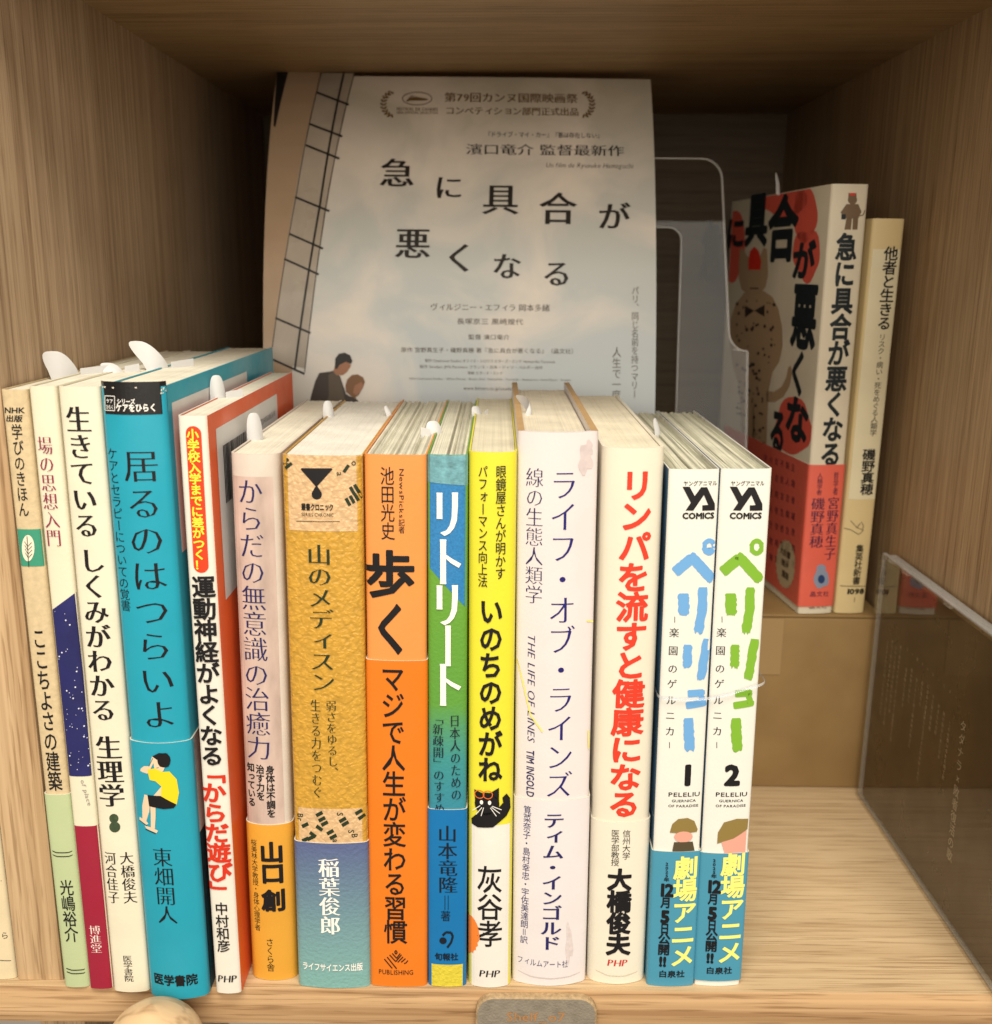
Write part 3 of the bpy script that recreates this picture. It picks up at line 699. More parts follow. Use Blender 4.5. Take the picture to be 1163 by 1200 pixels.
# 10 yellow
b10 = mk('10', 'bright yellow paperback with a black cat wearing orange glasses above its white foot', (550, 530), (606, 529), (549, 1151.7), (599, 1155), .0018, .130,
         paper((246, 236, 62), rough=.4, var=.03), corner=.0018, pages=(240, 232, 208), pdark=.85)
e = b10.w/2; z = b10.spine.px(574, 966)[1]
q = b10.pr(); q.poly([(-e, 0), (e, 0), (e, z), (-e, z)], px=False, cell=.0007); q.out('printed_foot', paper((248, 243, 235), rough=.4), b10.root)
q = b10.pr(lay=2); q.col('眼鏡屋さんが明かす', 587.6, 545, 586.6, 679, 11.5, off=.008); q.col('パフォーマンス向上法', 566.2, 545, 566, 688, 10.5, off=.008)
q.col('いのちのめがね', 576, 700, 574.4, 916, 26, off=.028); q.col('灰谷孝', 574.2, 1014, 574.2, 1109, 28, off=.01); q.row('PHP', 574, 1139.5, 25, 8.5, off=.0, smear=.03, shear=.15); q.out('title_lettering', K, b10.root)
q = b10.pr(lay=3)
q.ell(571, 941, 14.5, 13.5); q.poly([(557, 938), (556, 925), (567, 929)]); q.poly([(574, 928), (585, 922), (585, 938)])
q.poly([(560, 952), (580, 950), (590, 940), (589, 934), (594, 930), (598, 936), (598.6, 948), (594, 956), (586, 962), (578, 968), (560, 969), (553, 966), (552.5, 960)])
for x in (562, 572): q.line([(x+5.5*cos(a*pi/6), 930+4.6*sin(a*pi/6)) for a in range(13)], 1.0, mi=1)
q.line([(566, 928), (568, 928)], 1.0, mi=1)
q.ell(564.5, 939, 2, 2.6, 10, mi=2); q.ell(574, 939, 2, 2.6, 10, mi=2)
for a_, b_ in (((563, 943), (554, 950)), ((565, 945), (558, 954)), ((567, 945), (564, 955)), ((577, 943), (588, 948)), ((576, 944), (586, 952)), ((575, 945), (582, 955))): q.line([a_, b_], .8, mi=2)
o = q.out('cat_print', [K, ink(230, 110, 40), WHT], b10.root, 'black cat with orange glasses and white whiskers printed on the spine'); lift(o)
q = b10.pr(lay=2); u_, v_ = b10.spine.px(546.5, 1097); pts = []
for i in range(24):
    a = -pi/2+pi*i/23; r_ = .0048*(1+.05*(-1)**i); pts.append((max(-e+.00005, u_+r_*cos(a)*.9), v_+r_*1.6*sin(a)))
q.poly(pts, px=False, cell=.0006); q.out('orange_seal', ink(240, 130, 50), b10.root)

# 11 thick lavender white hardcover
b11 = mk('11', 'thickest lavender-white hardcover with navy katakana title and a stained head', (607, 506.5), (701.6, 505), (601.7, 1146), (685, 1150), .0030, .136,
         paper((244, 234, 234), rough=.4, var=.05, nscale=40), corner=.0012, hard=1, t=.0022, pages=(244, 234, 212), pdark=.9)
b11.cov.data.materials.append(paper((196, 160, 112), rough=.7, var=.15))
for p_ in b11.cov.data.polygons:
    if p_.normal.z > .9 and p_.center.y > .004: p_.material_index = 1
q = b11.pr(); q.ell(686, 540, 8, 16, wob=.2); q.ell(690, 525, 6, 8, wob=.2); q.out('printed_stain', paper((228, 212, 212), var=.12, nscale=300, rough=.45), b11.root)
q = b11.pr(); q.col('ライフ・オブ・ラインズ', 661.5, 549, 655, 935, 30, off=-.008, smear=.016)
q.out('title_lettering', ink(30, 28, 110), b11.root)
q = b11.pr(); q.col('線の生態人類学', 627, 548, 625.6, 708, 19.5, off=-.012, smear=.010)
q.rcol('THE LIFE OF LINES', 623.3, 743, 622.7, 870, 9, off=-.006, smear=.01, shear=.25); q.rcol('TIM INGOLD', 622, 879, 621.8, 934, 9, off=.025, shear=.12); q.out('subtitle_lettering', ink(40, 38, 90), b11.root)
b11.band(paper((244, 236, 238), rough=.36, var=.04), (652, 936))
q = b11.pr(lay=4); q.col('ティム・インゴルド', 649.5, 950, 645, 1111, 23, off=.012, smear=.016); q.col('筧菜奈子・島村幸忠・宇佐美達朗＝訳', 618.5, 944, 614, 1106, 8.5, off=.0); 
q.row('フィルムアート社', 636, 1126.5, 60, 8, off=-.006, slope=-.05); q.out('author_lettering', ink(34, 32, 96), b11.root)
q = b11.pr(lay=4); q.ell(667, 1105, 4, 22, wob=.2); q.out('worn_patch', paper((236, 222, 222), var=.16, nscale=500, rough=.5), b11.root)
q = b11.pr(lay=3)
for pts in ([(606, 775), (613, 800), (622, 838), (636, 856)], [(688, 728), (696, 731)], [(690, 858), (690.5, 880)]): q.line(pts, 1.4)
q.out('printed_yellow_line', ink(244, 232, 90), b11.root)
q = b11.pr(lay=4); q.line([(604, 1138), (622, 1142.5), (645, 1143.5), (668, 1143), (686, 1140)], .8); q.out('jacket_crease', ink(200, 190, 190), b11.root)

# 12 cream with red title
b12 = mk('12', 'cream-white paperback with a heavy red title and cream band, left of the two comic volumes', (704.8, 524), (781.4, 524), (691, 1145), (752.5, 1148), .0028, .132,
         paper((247, 238, 218), rough=.42, var=.03), corner=.0022, t=.0012, pages=(250, 240, 216), pdark=.92)
q = b12.pr(); q.col('リンパを流すと健康になる', 747.5, 550, 730.8, 957, 35, off=.033); q.out('title_lettering', ink(222, 62, 40), b12.root)
b12.band(paper((248, 240, 222), rough=.4, var=.03), (724, 962))
q = b12.pr(lay=4); q.col('信州大学', 734.2, 970, 733.6, 1005, 9, off=-.004); q.col('医学部教授', 721, 970, 720.6, 1012.5, 9, off=-.004); q.col('大橋俊夫', 726.2, 1016, 724.2, 1117, 26, off=.042); q.out('author_lettering', K, b12.root)
q = b12.pr(lay=4); q.row('PHP', 723.3, 1125.3, 24, 8, off=.0, smear=.03, shear=.15); q.out('publisher_lettering', ink(200, 40, 40), b12.root)
q = b12.pr(lay=4); q.line([(694, 1136), (712, 1140.5), (732, 1141), (752, 1138)], .8); q.out('jacket_crease', ink(205, 196, 176), b12.root)

# 13 / 14 comics
def comic(n, label, tl, tr, bl, br, dx, colr, num):
    b = mk(n, label, tl, tr, bl, br, .0009, .128, [paper((248, 246, 238), rough=.35, var=.03, coat=.2), paper((46, 92, 128), rough=.3, var=.6, nscale=55, stretch=(1, 1, .5))],
           corner=.0009, pages=(240, 238, 216), ridge=.00045, pdark=.35)
    for p_ in b.cov.data.polygons:
        if p_.normal.x < -.8 and p_.center.x < 0: p_.material_index = 1
    q = b.pr('left')
    random.seed(int(n)); z1 = b.h
    # palm fronds printed at the top of the front cover
    for k in range(26):
        y0 = .002+random.random()*.05; zz = z1-.004-random.random()*.05; a = random.uniform(-.5, .5)
        q.poly([(y0, zz), (y0+.012*cos(a), zz-.014), (y0+.0135*cos(a), zz-.0135)], px=False, cell=0, mi=k % 2)
    q.out('palm_leaf_print', [ink(36, 92, 48), ink(130, 170, 60)], b.root)
    q = b.pr(); X = lambda x: x+dx
    q.row('ヤングアニマル', X(821), 566.3, 40, 6, off=.01)
    q.poly([(X(780+x/8.277), 555+y/8.277) for x, y in ((165, 125), (235, 125), (283, 215), (345, 130), (405, 130), (483, 295), (483, 358), (357, 358), (357, 305), (415, 303), (373, 205), (268, 357), (195, 355), (245, 280))])
    q.row('COMICS', X(818.5), 604, 38, 7, off=.05)
    cols = [('楽', 790.3, 741.5), ('園', 789.2, 762.5), ('の', 788.6, 783.7), ('ゲ', 787.8, 801.5), ('ル', 786.7, 820.7), ('ニ', 785.8, 838.6), ('カ', 785.4, 857)]
    for ch, x, y in cols: q.col(ch, X(x), y-5.6, X(x), y+5.6, 10.5, off=.0, smear=.012)
    for y in (726, 873): q.line([(X(791 if y < 800 else 784.8), y-3.5), (X(791 if y < 800 else 784.8), y+3.5)], .7)
    u_, v_ = b.spine.px(X(803 if num == '1' else 802.5), 907.5)
    ww = abs(b.spine.px(X(803)+13, 907)[0]-b.spine.px(X(803)-13, 907)[0]); q.glyph(num, u_, v_, ww*1.35, ww*1.35, .055, jit=.006)
    q.row('PELELIU', X(801.8), 930.6, 38, 5, off=.015); q.row('GUERNICA', X(801.5), 938, 29, 3, off=.015); q.row('OF PARADISE', X(801), 944, 36, 3, off=.01)
    q.out('small_lettering', K, b.root)
    q = b.pr(); random.seed(int(n)*3)
    def brush(P, w):
        L = []; Rr = []; n_ = 14
        segs = [math.hypot(P[i+1][0]-P[i][0], P[i+1][1]-P[i][1]) for i in range(len(P)-1)]; tot = sum(segs)
        for i in range(n_+1):
            d = tot*i/n_; k = 0
            while k < len(segs)-1 and d > segs[k]: d -= segs[k]; k += 1
            a, c = P[k], P[k+1]; f = d/segs[k]; x, y = a[0]+(c[0]-a[0])*f, a[1]+(c[1]-a[1])*f
            tx, ty = (c[0]-a[0])/segs[k], (c[1]-a[1])/segs[k]; end = 1 if 0 < i < n_ else .8
            ww = w/2*end
            L.append((X(x-ty*(ww+random.uniform(-.7, .5))), y+tx*ww)); Rr.append((X(x+ty*(ww+random.uniform(-.7, .7))), y-tx*ww))
        a, c = P[-2], P[-1]; tx, ty = (c[0]-a[0])/segs[-1], (c[1]-a[1])/segs[-1]
        tail = [(X(c[0]-ty*w*k+tx*random.uniform(-1, 2.4)), c[1]+tx*w*k+ty*random.uniform(-1, 2.4)) for k in (.38, .28, .18, .08, -.02, -.12, -.22, -.32)]
        q.poly(L+tail+Rr[::-1])
    brush([(791, 671), (800, 663), (811.5, 653)], 12.5); brush([(808, 650), (815, 657), (836, 680)], 12.5)
    for h_ in (0, 1): brush([(831.5+6.2*cos(a*pi/5), 641+7.6*sin(a*pi/5)) for a in range(h_*5, h_*5+6)], 5.6)
    brush([(801, 695), (801.5, 719)], 13); brush([(824, 688), (823, 715), (818.5, 741)], 11.5)
    brush([(806, 755), (805.5, 781)], 10.5); brush([(829.5, 749), (826, 770), (821.5, 796)], 11)
    brush([(806, 812.5), (825, 812)], 8.5); brush([(821.5, 810), (824, 825)], 7); brush([(804, 826.5), (828, 823.5)], 8.5)
    brush([(807, 841), (807.5, 860), (809, 879)], 12.5)
    q.out('title_lettering', colr, b.root)
    # plain olive-topped shape where the cover has its small drawing
    q = b.pr(lay=2)
    if num == '1':
        q.poly([(X(x), y) for x, y in ((785, 975), (788, 965), (795, 959), (806, 958), (814, 962), (818, 972), (817, 975), (801, 976))], mi=0)
        q.ell(X(801), 980, 11, 6.5, 16, mi=1); q.poly([(X(x), y) for x, y in ((790, 986), (812, 986), (815, 1000), (811, 1006), (790, 1006), (788, 996))], mi=2)
    else:
        q.poly([(X(x), y) for x, y in ((785, 988), (786, 975), (793, 963), (808, 959), (822, 960), (821, 972), (804, 982))], mi=0)
        q.poly([(X(x), y) for x, y in ((790, 986), (804, 982), (820, 973), (818, 1003), (795, 1003))], mi=1)
    o = q.out('printed_motif', [ink(142, 120, 66), ink(226, 164, 146), ink(84, 74, 52)], b.root); lift(o)
    return b
def comic_band(b, dx, ytop, dy, lift_=0):
    b.band(paper((78, 158, 190), rough=.36, var=.03), (790+dx, ytop), z0=lift_, tilt=0)
    X = lambda x: x+dx
    q = b.pr(lay=4); q.col('劇場アニメ', X(804.5), 1003+dy, X(799), 1132+dy, 27, off=.028); q.out('band_title', ink(248, 240, 130), b.root)
    q = b.pr(lay=4); q.col('2025年', X(781.5), 1009+dy, X(781), 1032+dy, 6, off=.02)
    q.row('12', X(780.2), 1041.7+dy, 19, 14.5, off=.045)
    for ch, y, w_ in (('月', 1056.7, 11), ('日', 1086.9, 10), ('公', 1099, 13), ('開', 1111.7, 13)): q.col(ch, X(780.3-(y-1056)*.045), y-6.4+dy, X(780.2-(y-1056)*.045), y+6.4+dy, w_, off=.03)
    q.row('5', X(779), 1072.8+dy, 10.5, 14, off=.06); q.row('!!', X(776), 1125.3+dy, 9, 11, off=.05)
    q.row('白泉社', X(787), 1140+dy, 31, 7.5, off=.02); q.out('band_lettering', K, b.root)
b13 = comic('13', 'white comic volume 1 with blue brushed katakana title and blue band', (783, 551), (845, 549), (760, 1152), (811, 1155), 0, ink(110, 168, 224), '1')
comic_band(b13, 0, 997, 0)
b14 = comic('14', 'white comic volume 2 with green brushed katakana title and blue band', (844, 550), (906.5, 549), (815, 1152), (866, 1156), 55.5, ink(126, 178, 52), '2')
comic_band(b14, 55.5, 999, -4, .0022)

# the loop of clear film round the two comics
loop = bpy.data.meshes.new('clear_band'); 
x0, x1 = b13.root.location.x-b13.w/2-.0014, b14.root.location.x+b14.w/2+.0009; yf = b13.root.location.y-.0012; yb = yf+.132
P = []
def arc(cx_, cy_, r_, a0, a1, n=6):
    for i in range(n+1): a = a0+(a1-a0)*i/n; P.append((cx_+r_*cos(a), cy_+r_*sin(a)))
arc(x0+.003, yf+.003, .003, pi, 1.5*pi); arc(x1-.003, yf+.003, .003, 1.5*pi, 2*pi); arc(x1-.003, yb-.003, .003, 0, .5*pi); arc(x0+.003, yb-.003, .003, .5*pi, pi)
Q_ = []
for i in range(len(P)):
    a, b_ = P[i], P[(i+1) % len(P)]; L_ = math.hypot(b_[0]-a[0], b_[1]-a[1]); m_ = max(1, int(L_/.002))
    for k in range(m_): Q_.append((a[0]+(b_[0]-a[0])*k/m_, a[1]+(b_[1]-a[1])*k/m_))
P = Q_; V = []; Fc = []; n = len(P)
for i, (x, y) in enumerate(P):
    z = .1068+.0052*(x-x0)/(x1-x0)+.0012*sin(x*160)
    for k in range(6): a = 2*pi*k/6; V.append((x-(x0+x1)/2, y-yf+.0003*sin(a), z+.0005*cos(a)))
for i in range(n):
    for k in range(6): Fc.append((i*6+k, i*6+(k+1) % 6, ((i+1) % n)*6+(k+1) % 6, ((i+1) % n)*6+k))
o = mesh_obj('clear_band', V, Fc, clear('clear_cord', (.93, .95, .99), 1.45, .1, .22), smooth=True)
o.location = ((x0+x1)/2, yf, 0); o['label'] = 'thin clear plastic loop holding the two comic volumes together'; o['category'] = 'band'

# ------------------------------------------------------------------ cardboard box
card, t, p = nt('corrugated_card')
tc = node(t, 'ShaderNodeTexCoord'); n1 = node(t, 'ShaderNodeTexNoise'); n1.inputs['Scale'].default_value = 30; n1.inputs['Detail'].default_value = 8
t.links.new(tc.outputs['Object'], n1.inputs['Vector'])
r = node(t, 'ShaderNodeValToRGB'); r.color_ramp.elements[0].position = .3; r.color_ramp.elements[0].color = (.22, .13, .047, 1); r.color_ramp.elements[1].position = .7; r.color_ramp.elements[1].color = (.285, .178, .068, 1)
t.links.new(n1.outputs['Fac'], r.inputs[0]); t.links.new(r.outputs[0], p.inputs['Base Color']); p.inputs['Roughness'].default_value = .62
wv = node(t, 'ShaderNodeTexNoise'); wv.inputs['Scale'].default_value = 220; bn = node(t, 'ShaderNodeBump'); bn.inputs['Strength'].default_value = .15; bn.inputs['Distance'].default_value = .001
t.links.new(tc.outputs['Object'], wv.inputs['Vector']); t.links.new(wv.outputs['Fac'], bn.inputs['Height']); t.links.new(bn.outputs[0], p.inputs['Normal'])
bx = thing('cardboard_box', 'brown cardboard box behind the front row, carrying the two back books', 'box', (.02, .445, 0), (0, 0, radians(-.6)))
box('carton', (-.152, 0, .0002), (.1585, .175, .0858), card, bx, bevel=.0012)
box('top_flap', (-.1518, .0004, .0860), (.1583, .0870, .0872), card, bx, bevel=.0005)
box('top_flap', (-.1518, .0876, .0860), (.1583, .1748, .0872), card, bx, bevel=.0005)
tape, t_, p_ = nt('paper_tape'); p_.inputs['Base Color'].default_value = (.33, .215, .095, 1); p_.inputs['Roughness'].default_value = .38
box('tape_strip', (.085, -.0004, .058), (.113, -.0001, .0855), tape, bx)

# ------------------------------------------------------------------ the two books on the box
ZB = .0874
red_cov = paper((240, 228, 204), rough=.5, var=.05)
bR = Book('R', 'cream and salmon-red book with a spotted cat cover, standing turned on the cardboard box', 'books standing on the cardboard box', 0, 0, 0, 0, w=.0163, h=.1892, d=.128, cov=red_cov,
          x=.1478, Y=.4452, zb=ZB, lean=-.004, yaw=.105, sag=.0008, corner=.0012, pages=(236, 230, 210))
DK = ink(28, 38, 44)
q = bR.pr(); q.col('急に具合が悪くなる', 993.5, 274, 972.5, 547, 23, off=.036); q.out('title_lettering', DK, bR.root)
SAL = paper((246, 112, 92), rough=.42, var=.05)
bR.band(SAL, (962, 544.5), z0=.0035, depth=.92)
q = bR.pr(lay=4); q.col('宮野真生子', 977, 582, 972, 656, 13, off=.0, smear=.014); q.col('磯野真穂', 959, 583, 955.8, 642, 14.5, off=.0, smear=.014); q.col('哲学者', 980, 553, 978.6, 580, 6, off=.0); q.col('人類学者', 961, 554, 959.5, 580, 6, off=.0)
q.row('晶文社', 960, 695.6, 23, 6, off=.0); q.out('author_lettering', ink(70, 36, 70), bR.root)
q = bR.pr(lay=4); q.ell(962, 677, 9, 12, wob=.08); q.ell(962, 665, 5.5, 4); q.out('blue_emblem', ink(140, 150, 172), bR.root)
q = bR.pr(lay=5); q.ell(962, 678, 4, 5); q.out('blue_emblem_centre', ink(40, 64, 110), bR.root)
q = bR.pr(lay=1); q.row('晶文社', 959, 711, 22, 4.5, off=.0); q.out('publisher_lettering', DK, bR.root)
q = bR.pr()   # standing cat emblem
q.ell(999, 234, 5.5, 5.5, mi=0); q.poly([(994, 231), (994.5, 225.5), (998, 229)]); q.poly([(1000, 229), (1003.5, 225.5), (1004, 231)])
q.poly([(992, 239), (1006, 239), (1010, 248), (1006, 256), (992, 256), (985, 249)]); q.poly([(992, 255), (998.5, 255), (997, 269), (989.5, 269)]); q.poly([(999.5, 255), (1006, 255), (1005, 269), (999, 269)])
q.line([(1006, 253), (1012, 252), (1014.5, 246)], 1.2); q.poly([(996, 226), (1002, 226), (1002.5, 229), (995.5, 229)], mi=1); q.poly([(986, 251), (991, 251), (991, 257), (986, 257)], mi=2)
o = q.out('cat_emblem', [ink(120, 98, 76), ink(220, 60, 50), DK], bR.root, 'small spotted cat emblem at the head of the spine'); lift(o)
CL = bR.left
REDP = ink(234, 98, 80)
q = Print(CL)
for x, y, rx, ry, w_ in ((858, 286, 16, 42, .06), (916, 225, 32, 30, .10), (944, 250, 14, 34, .06), (946, 298, 16, 30, .1), (930, 500, 22, 34, .08)):
    pts = []
    for i in range(28):
        a = 2*pi*i/28; k = 1+w_*sin(3*a+x)+w_*.6*sin(5*a)
        u_, v_ = CL.px(x+rx*k*cos(a), y+ry*k*sin(a)); pts.append((min(.126, max(.0015, u_)), min(bR.h-.0004, v_)))
    q.cur += 1; q.poly(pts, px=False, cell=0)
q.out('red_blob', REDP, bR.root)
q = Print(CL, EPS*2)
for ch, x0, x1, y0, y1 in (('急', 822, 848, 262, 330), ('に', 852, 873, 255, 292), ('具', 875, 900, 228, 288), ('合', 901, 934, 232, 306), ('が', 930, 955, 284, 328), ('悪', 929, 957, 334, 410), ('く', 926, 946, 412, 464), ('な', 921, 948, 466, 520), ('る', 903, 921, 480, 534)):
    c_ = CL.px((x0+x1)/2, (y0+y1)/2); wu = abs(CL.px(x0, (y0+y1)/2)[0]-CL.px(x1, (y0+y1)/2)[0]); hv = abs(CL.px((x0+x1)/2, y0)[1]-CL.px((x0+x1)/2, y1)[1])
    q.glyph(ch, c_[0], c_[1], wu*1.05, hv*1.08, .042)
q.out('cover_lettering', DK, bR.root)
q = Print(CL, EPS*2)
CP = lambda pts: [CL.px(x, y) for x, y in pts]
q.poly(CP([(867, 306), (868, 292), (871, 290), (877, 301), (884, 299), (891, 301), (896, 290), (899.5, 292), (900.5, 306), (901, 322), (898, 336), (892, 344), (878, 345), (870, 339), (866.5, 325)]), px=False, cell=0)
q.poly(CP([(873, 343), (896, 341), (906, 348), (913, 362), (917.5, 384), (918, 405), (914, 424), (906, 436), (902, 456), (900, 490), (899, 532), (886, 532), (885, 470), (883, 470), (882, 532), (871, 532), (869, 480), (866, 450), (859, 425), (856, 400), (857, 374), (863, 356)]), px=False, cell=0)
q.poly(CP([(899, 458), (908, 459), (917, 453), (922, 443), (925, 430), (928, 429), (929, 438), (926, 453), (919, 465), (909, 471), (899, 471)]), px=False, cell=0)
q.poly(CP([(878, 305), (880, 294), (885, 289), (890, 294), (893, 306), (892, 316), (878, 316)]), px=False, cell=0, mi=1)
random.seed(11)
for _ in range(110):
    y = random.uniform(350, 520); x = random.uniform(864, 909 if y < 425 else 896); r_ = random.uniform(.7, 1.7)
    q.poly(CP([(x+r_*cos(a*pi/3), y+1.4*r_*sin(a*pi/3)) for a in range(6)]), px=False, cell=0, mi=2)
q.poly(CP([(885, 364), (874, 358), (874, 372)]), px=False, cell=0, mi=2); q.poly(CP([(885, 364), (897, 357), (897, 371)]), px=False, cell=0, mi=2); q.poly(CP([(880, 337), (890, 337), (890, 338.5), (880, 338.5)]), px=False, cell=0, mi=2)
o = q.out('cat_print', [ink(184, 154, 120), ink(226, 50, 36), ink(60, 46, 40)], bR.root, 'spotted cat in a bow tie and red cap printed on the front cover')
for p_ in o.data.polygons:
    for i in p_.vertices: o.data.vertices[i].co.x = -bR.w/2-EPS*2-p_.material_index*.00003
q = Print(CL, .0005)
random.seed(4)
for k in range(7):
    y0 = 548+k*19; n_ = random.randint(5, 8)
    for i in range(n_):
        x = 931-i*6.5; u_, v_ = CL.px(x, y0-i*2.2); q.glyph(random.choice('人類学者生病気の言葉間不思議'), u_, v_, .0046, .0038, .0)
q.out('band_lettering', ink(90, 40, 60), bR.root)
q = Print(CL, .0005); pts = []
for i in range(40):
    a = 2*pi*i/40; r_ = 1+.05*(-1)**i; pts.append(CL.px(922+11*r_*cos(a), 661+28*r_*sin(a)))
q.poly(pts, px=False, cell=0); q.out('band_seal', ink(206, 186, 150), bR.root)
q = Print(CL, .0006)
for k, s_ in enumerate(('大反響', '続々', '重版')):
    c_ = CL.px(922, 648+k*13)
    for i, ch in enumerate(s_): q.glyph(ch, c_[0]-(i-(len(s_)-1)/2)*.0042, c_[1], .0046, .0036, .02)
q.out('seal_lettering', ink(90, 70, 50), bR.root)

bT = Book('T', 'plain cream pocket-size book right of the salmon-red one on the cardboard box', 'books standing on the cardboard box', 0, 0, 0, 0, w=.0142, h=.1755, d=.106, cov=paper((236, 212, 158), rough=.5, var=.05),
          x=.1640, Y=.4462, zb=ZB, lean=.006, yaw=.085, sag=.0010, corner=.0012)
q = bT.pr(); q.poly([(-.0060, bT.spine.px(1022, 585)[1]), (.0066, bT.spine.px(1030, 585)[1]), (.0066, bT.spine.px(1050, 292)[1]), (-.0060, bT.spine.px(1042, 292)[1])], px=False, cell=.001); q.out('title_panel', paper((244, 232, 196), rough=.45), bT.root)
q = bT.pr(lay=2); q.col('他者と生きる', 1045, 289, 1035.3, 387, 16, off=.02); q.col('リスク・病い・死をめぐる人類学', 1034.3, 391, 1022.8, 511, 8, off=.0); q.col('磯野真穂', 1018.8, 526, 1015.3, 580, 14.5, off=.022)
q.col('集英社新書', 1008, 638, 1003, 685, 9, off=.012); q.row('1098', 1002, 692.6, 22, 6, off=.04); q.row('I', 1001, 702.5, 1.6, 6, off=.0); q.line([(985, 686.5), (1015, 687)], .6)
q.line([(997, 610), (1004, 618), (1012, 621), (1006, 626), (998, 621), (990, 619)], .6); q.line([(1009, 611), (1012, 616), (1010, 621)], .6); q.line([(1004, 618), (1008, 613)], .6)
q.out('title_lettering', K, bT.root)

# ------------------------------------------------------------------ film poster on its clear stand
CT = [(0, .462, .0876), (.0904, .4722, .1774), (.1735, .4909, .2577), (.2565, .5300, .3309)]
PW, PX0 = .182, -.0176
def lag(s_, k):
    t_ = 0
    for i in range(4):
        L_ = 1
        for j in range(4):
            if i != j: L_ *= (s_-CT[j][0])/(CT[i][0]-CT[j][0])
        t_ += L_*CT[i][k]
    return t_
post = thing('film_poster', 'pale sky-grey film flyer with black kanji title, propped upright at the back of the shelf', 'poster', (PX0, CT[0][1], CT[0][2]))
class PSurf:
    right = 1; vcell = .012
    def px(s, x, y):
        d = fw*F_PX+RT*(x-581.5)-UP*(y-600); k = d.z/d.y; a, b_ = 0, .27
        for _ in range(40):
            c_ = (a+b_)/2
            if (lag(c_, 2)-CAM_H)/lag(c_, 1) < k: a = c_
            else: b_ = c_
        return (d.x*lag(a, 1)/d.y-PX0, a)
    def pt(s, u, v, e):
        dy = lag(v+.001, 1)-lag(v-.001, 1); dz = lag(v+.001, 2)-lag(v-.001, 2); L_ = math.hypot(dy, dz); bow = .0022*sin(v*16+u*12)*(u/.09)**2
        return (u, lag(v, 1)-CT[0][1]-e*dz/L_-bow, lag(v, 2)-CT[0][2]+e*dy/L_)
PS = PSurf(); PS.lim = PW/2-.00005
sky, t, p = nt('printed_sky')
tc = node(t, 'ShaderNodeTexCoord'); sp = node(t, 'ShaderNodeSeparateXYZ'); t.links.new(tc.outputs['Object'], sp.inputs[0])
mr = node(t, 'ShaderNodeMapRange'); mr.inputs[1].default_value = .03; mr.inputs[2].default_value = .235; t.links.new(sp.outputs['Z'], mr.inputs[0])
n1 = node(t, 'ShaderNodeTexNoise'); n1.inputs['Scale'].default_value = 16; n1.inputs['Detail'].default_value = 5; n1.inputs['Roughness'].default_value = .5; t.links.new(tc.outputs['Object'], n1.inputs['Vector'])
n1.inputs['Distortion'].default_value = .6
r1 = node(t, 'ShaderNodeValToRGB'); e_ = r1.color_ramp.elements; e_[0].color = srgb(168, 180, 192); e_[1].color = srgb(198, 190, 174)
em = e_.new(.45); em.color = srgb(184, 191, 194)
t.links.new(mr.outputs[0], r1.inputs[0])
r2 = node(t, 'ShaderNodeValToRGB'); r2.color_ramp.elements[0].position = .43; r2.color_ramp.elements[0].color = (0, 0, 0, 1); r2.color_ramp.elements[1].position = .66; r2.color_ramp.elements[1].color = (.95, .95, .95, 1)
t.links.new(n1.outputs['Fac'], r2.inputs[0])
mx = node(t, 'ShaderNodeMixRGB'); t.links.new(r2.outputs[0], mx.inputs[0]); t.links.new(r1.outputs[0], mx.inputs[1]); mx.inputs[2].default_value = srgb(228, 216, 204)
t.links.new(mx.outputs[0], p.inputs['Base Color']); p.inputs['Roughness'].default_value = .38; p.inputs['Specular IOR Level'].default_value = .4
V = []; Fc = []; NU, NV = 16, 26
for side in (0, 1):
    for j in range(NV+1):
        for i in range(NU+1): V.append(PS.pt(-PW/2+PW*i/NU, .257*j/NV, -.0002*side))
a = NU+1; H_ = a*(NV+1)
for j in range(NV):
    for i in range(NU):
        k = j*a+i; Fc.append((k, k+1, k+a+1, k+a)); Fc.append((H_+k+1, H_+k, H_+k+a, H_+k+a+1))
mesh_obj('sheet', V, Fc, sky, post, smooth=True)
def PP(): return Print(PS, .00015)
W_ = lambda x, y: (300+x/2.423, 60+y/2.423)
q = PP(); q.poly([(310, 83), (376, 83), (352, 330), (340, 480), (300, 480), (300, 300), (300, 200)], cell=.01, mi=0)
o = q.out('wall_print', paper((200, 170, 140), rough=.4, var=.08, nscale=25), post)
q = Print(PS, .00025)
q.poly([W_(x, y) for x, y in ((185, 62), (278, 62), (140, 900), (45, 880), (95, 520), (140, 260))], cell=.01); q.out('window_print', paper((200, 186, 170), rough=.35, var=.25, nscale=40, stretch=(1, 1, .4)), post)
q = Print(PS, .00035)
q.line([W_(250, 62), W_(183, 440), W_(112, 905)], 2.4); q.line([W_(280, 62), W_(200, 440), W_(140, 910)], 1.0); q.line([W_(186, 62), W_(115, 420), W_(45, 870)], .9)
for a_, b_ in (((173, 118), (264, 153)), ((154, 208), (246, 243)), ((143, 268), (238, 306)), ((113, 415), (210, 455)), ((97, 519), (192, 561)), ((83, 590), (180, 634)), ((58, 757), (157, 800)), ((47, 873), (140, 916))):
    q.line([W_(*a_), W_(*b_)], 2.4)
q.poly([(324, 85), (338, 85), (323.5, 150), (321.5, 148)], cell=.01); q.out('window_bar_print', ink(34, 30, 30), post)
q = Print(PS, .00025)
T = lambda s_, cx_, cy_, w_, h_, **k_: q.row(s_, 300+cx_/2.423, 60+cy_/2.423, w_/2.423, h_/2.423, **k_)
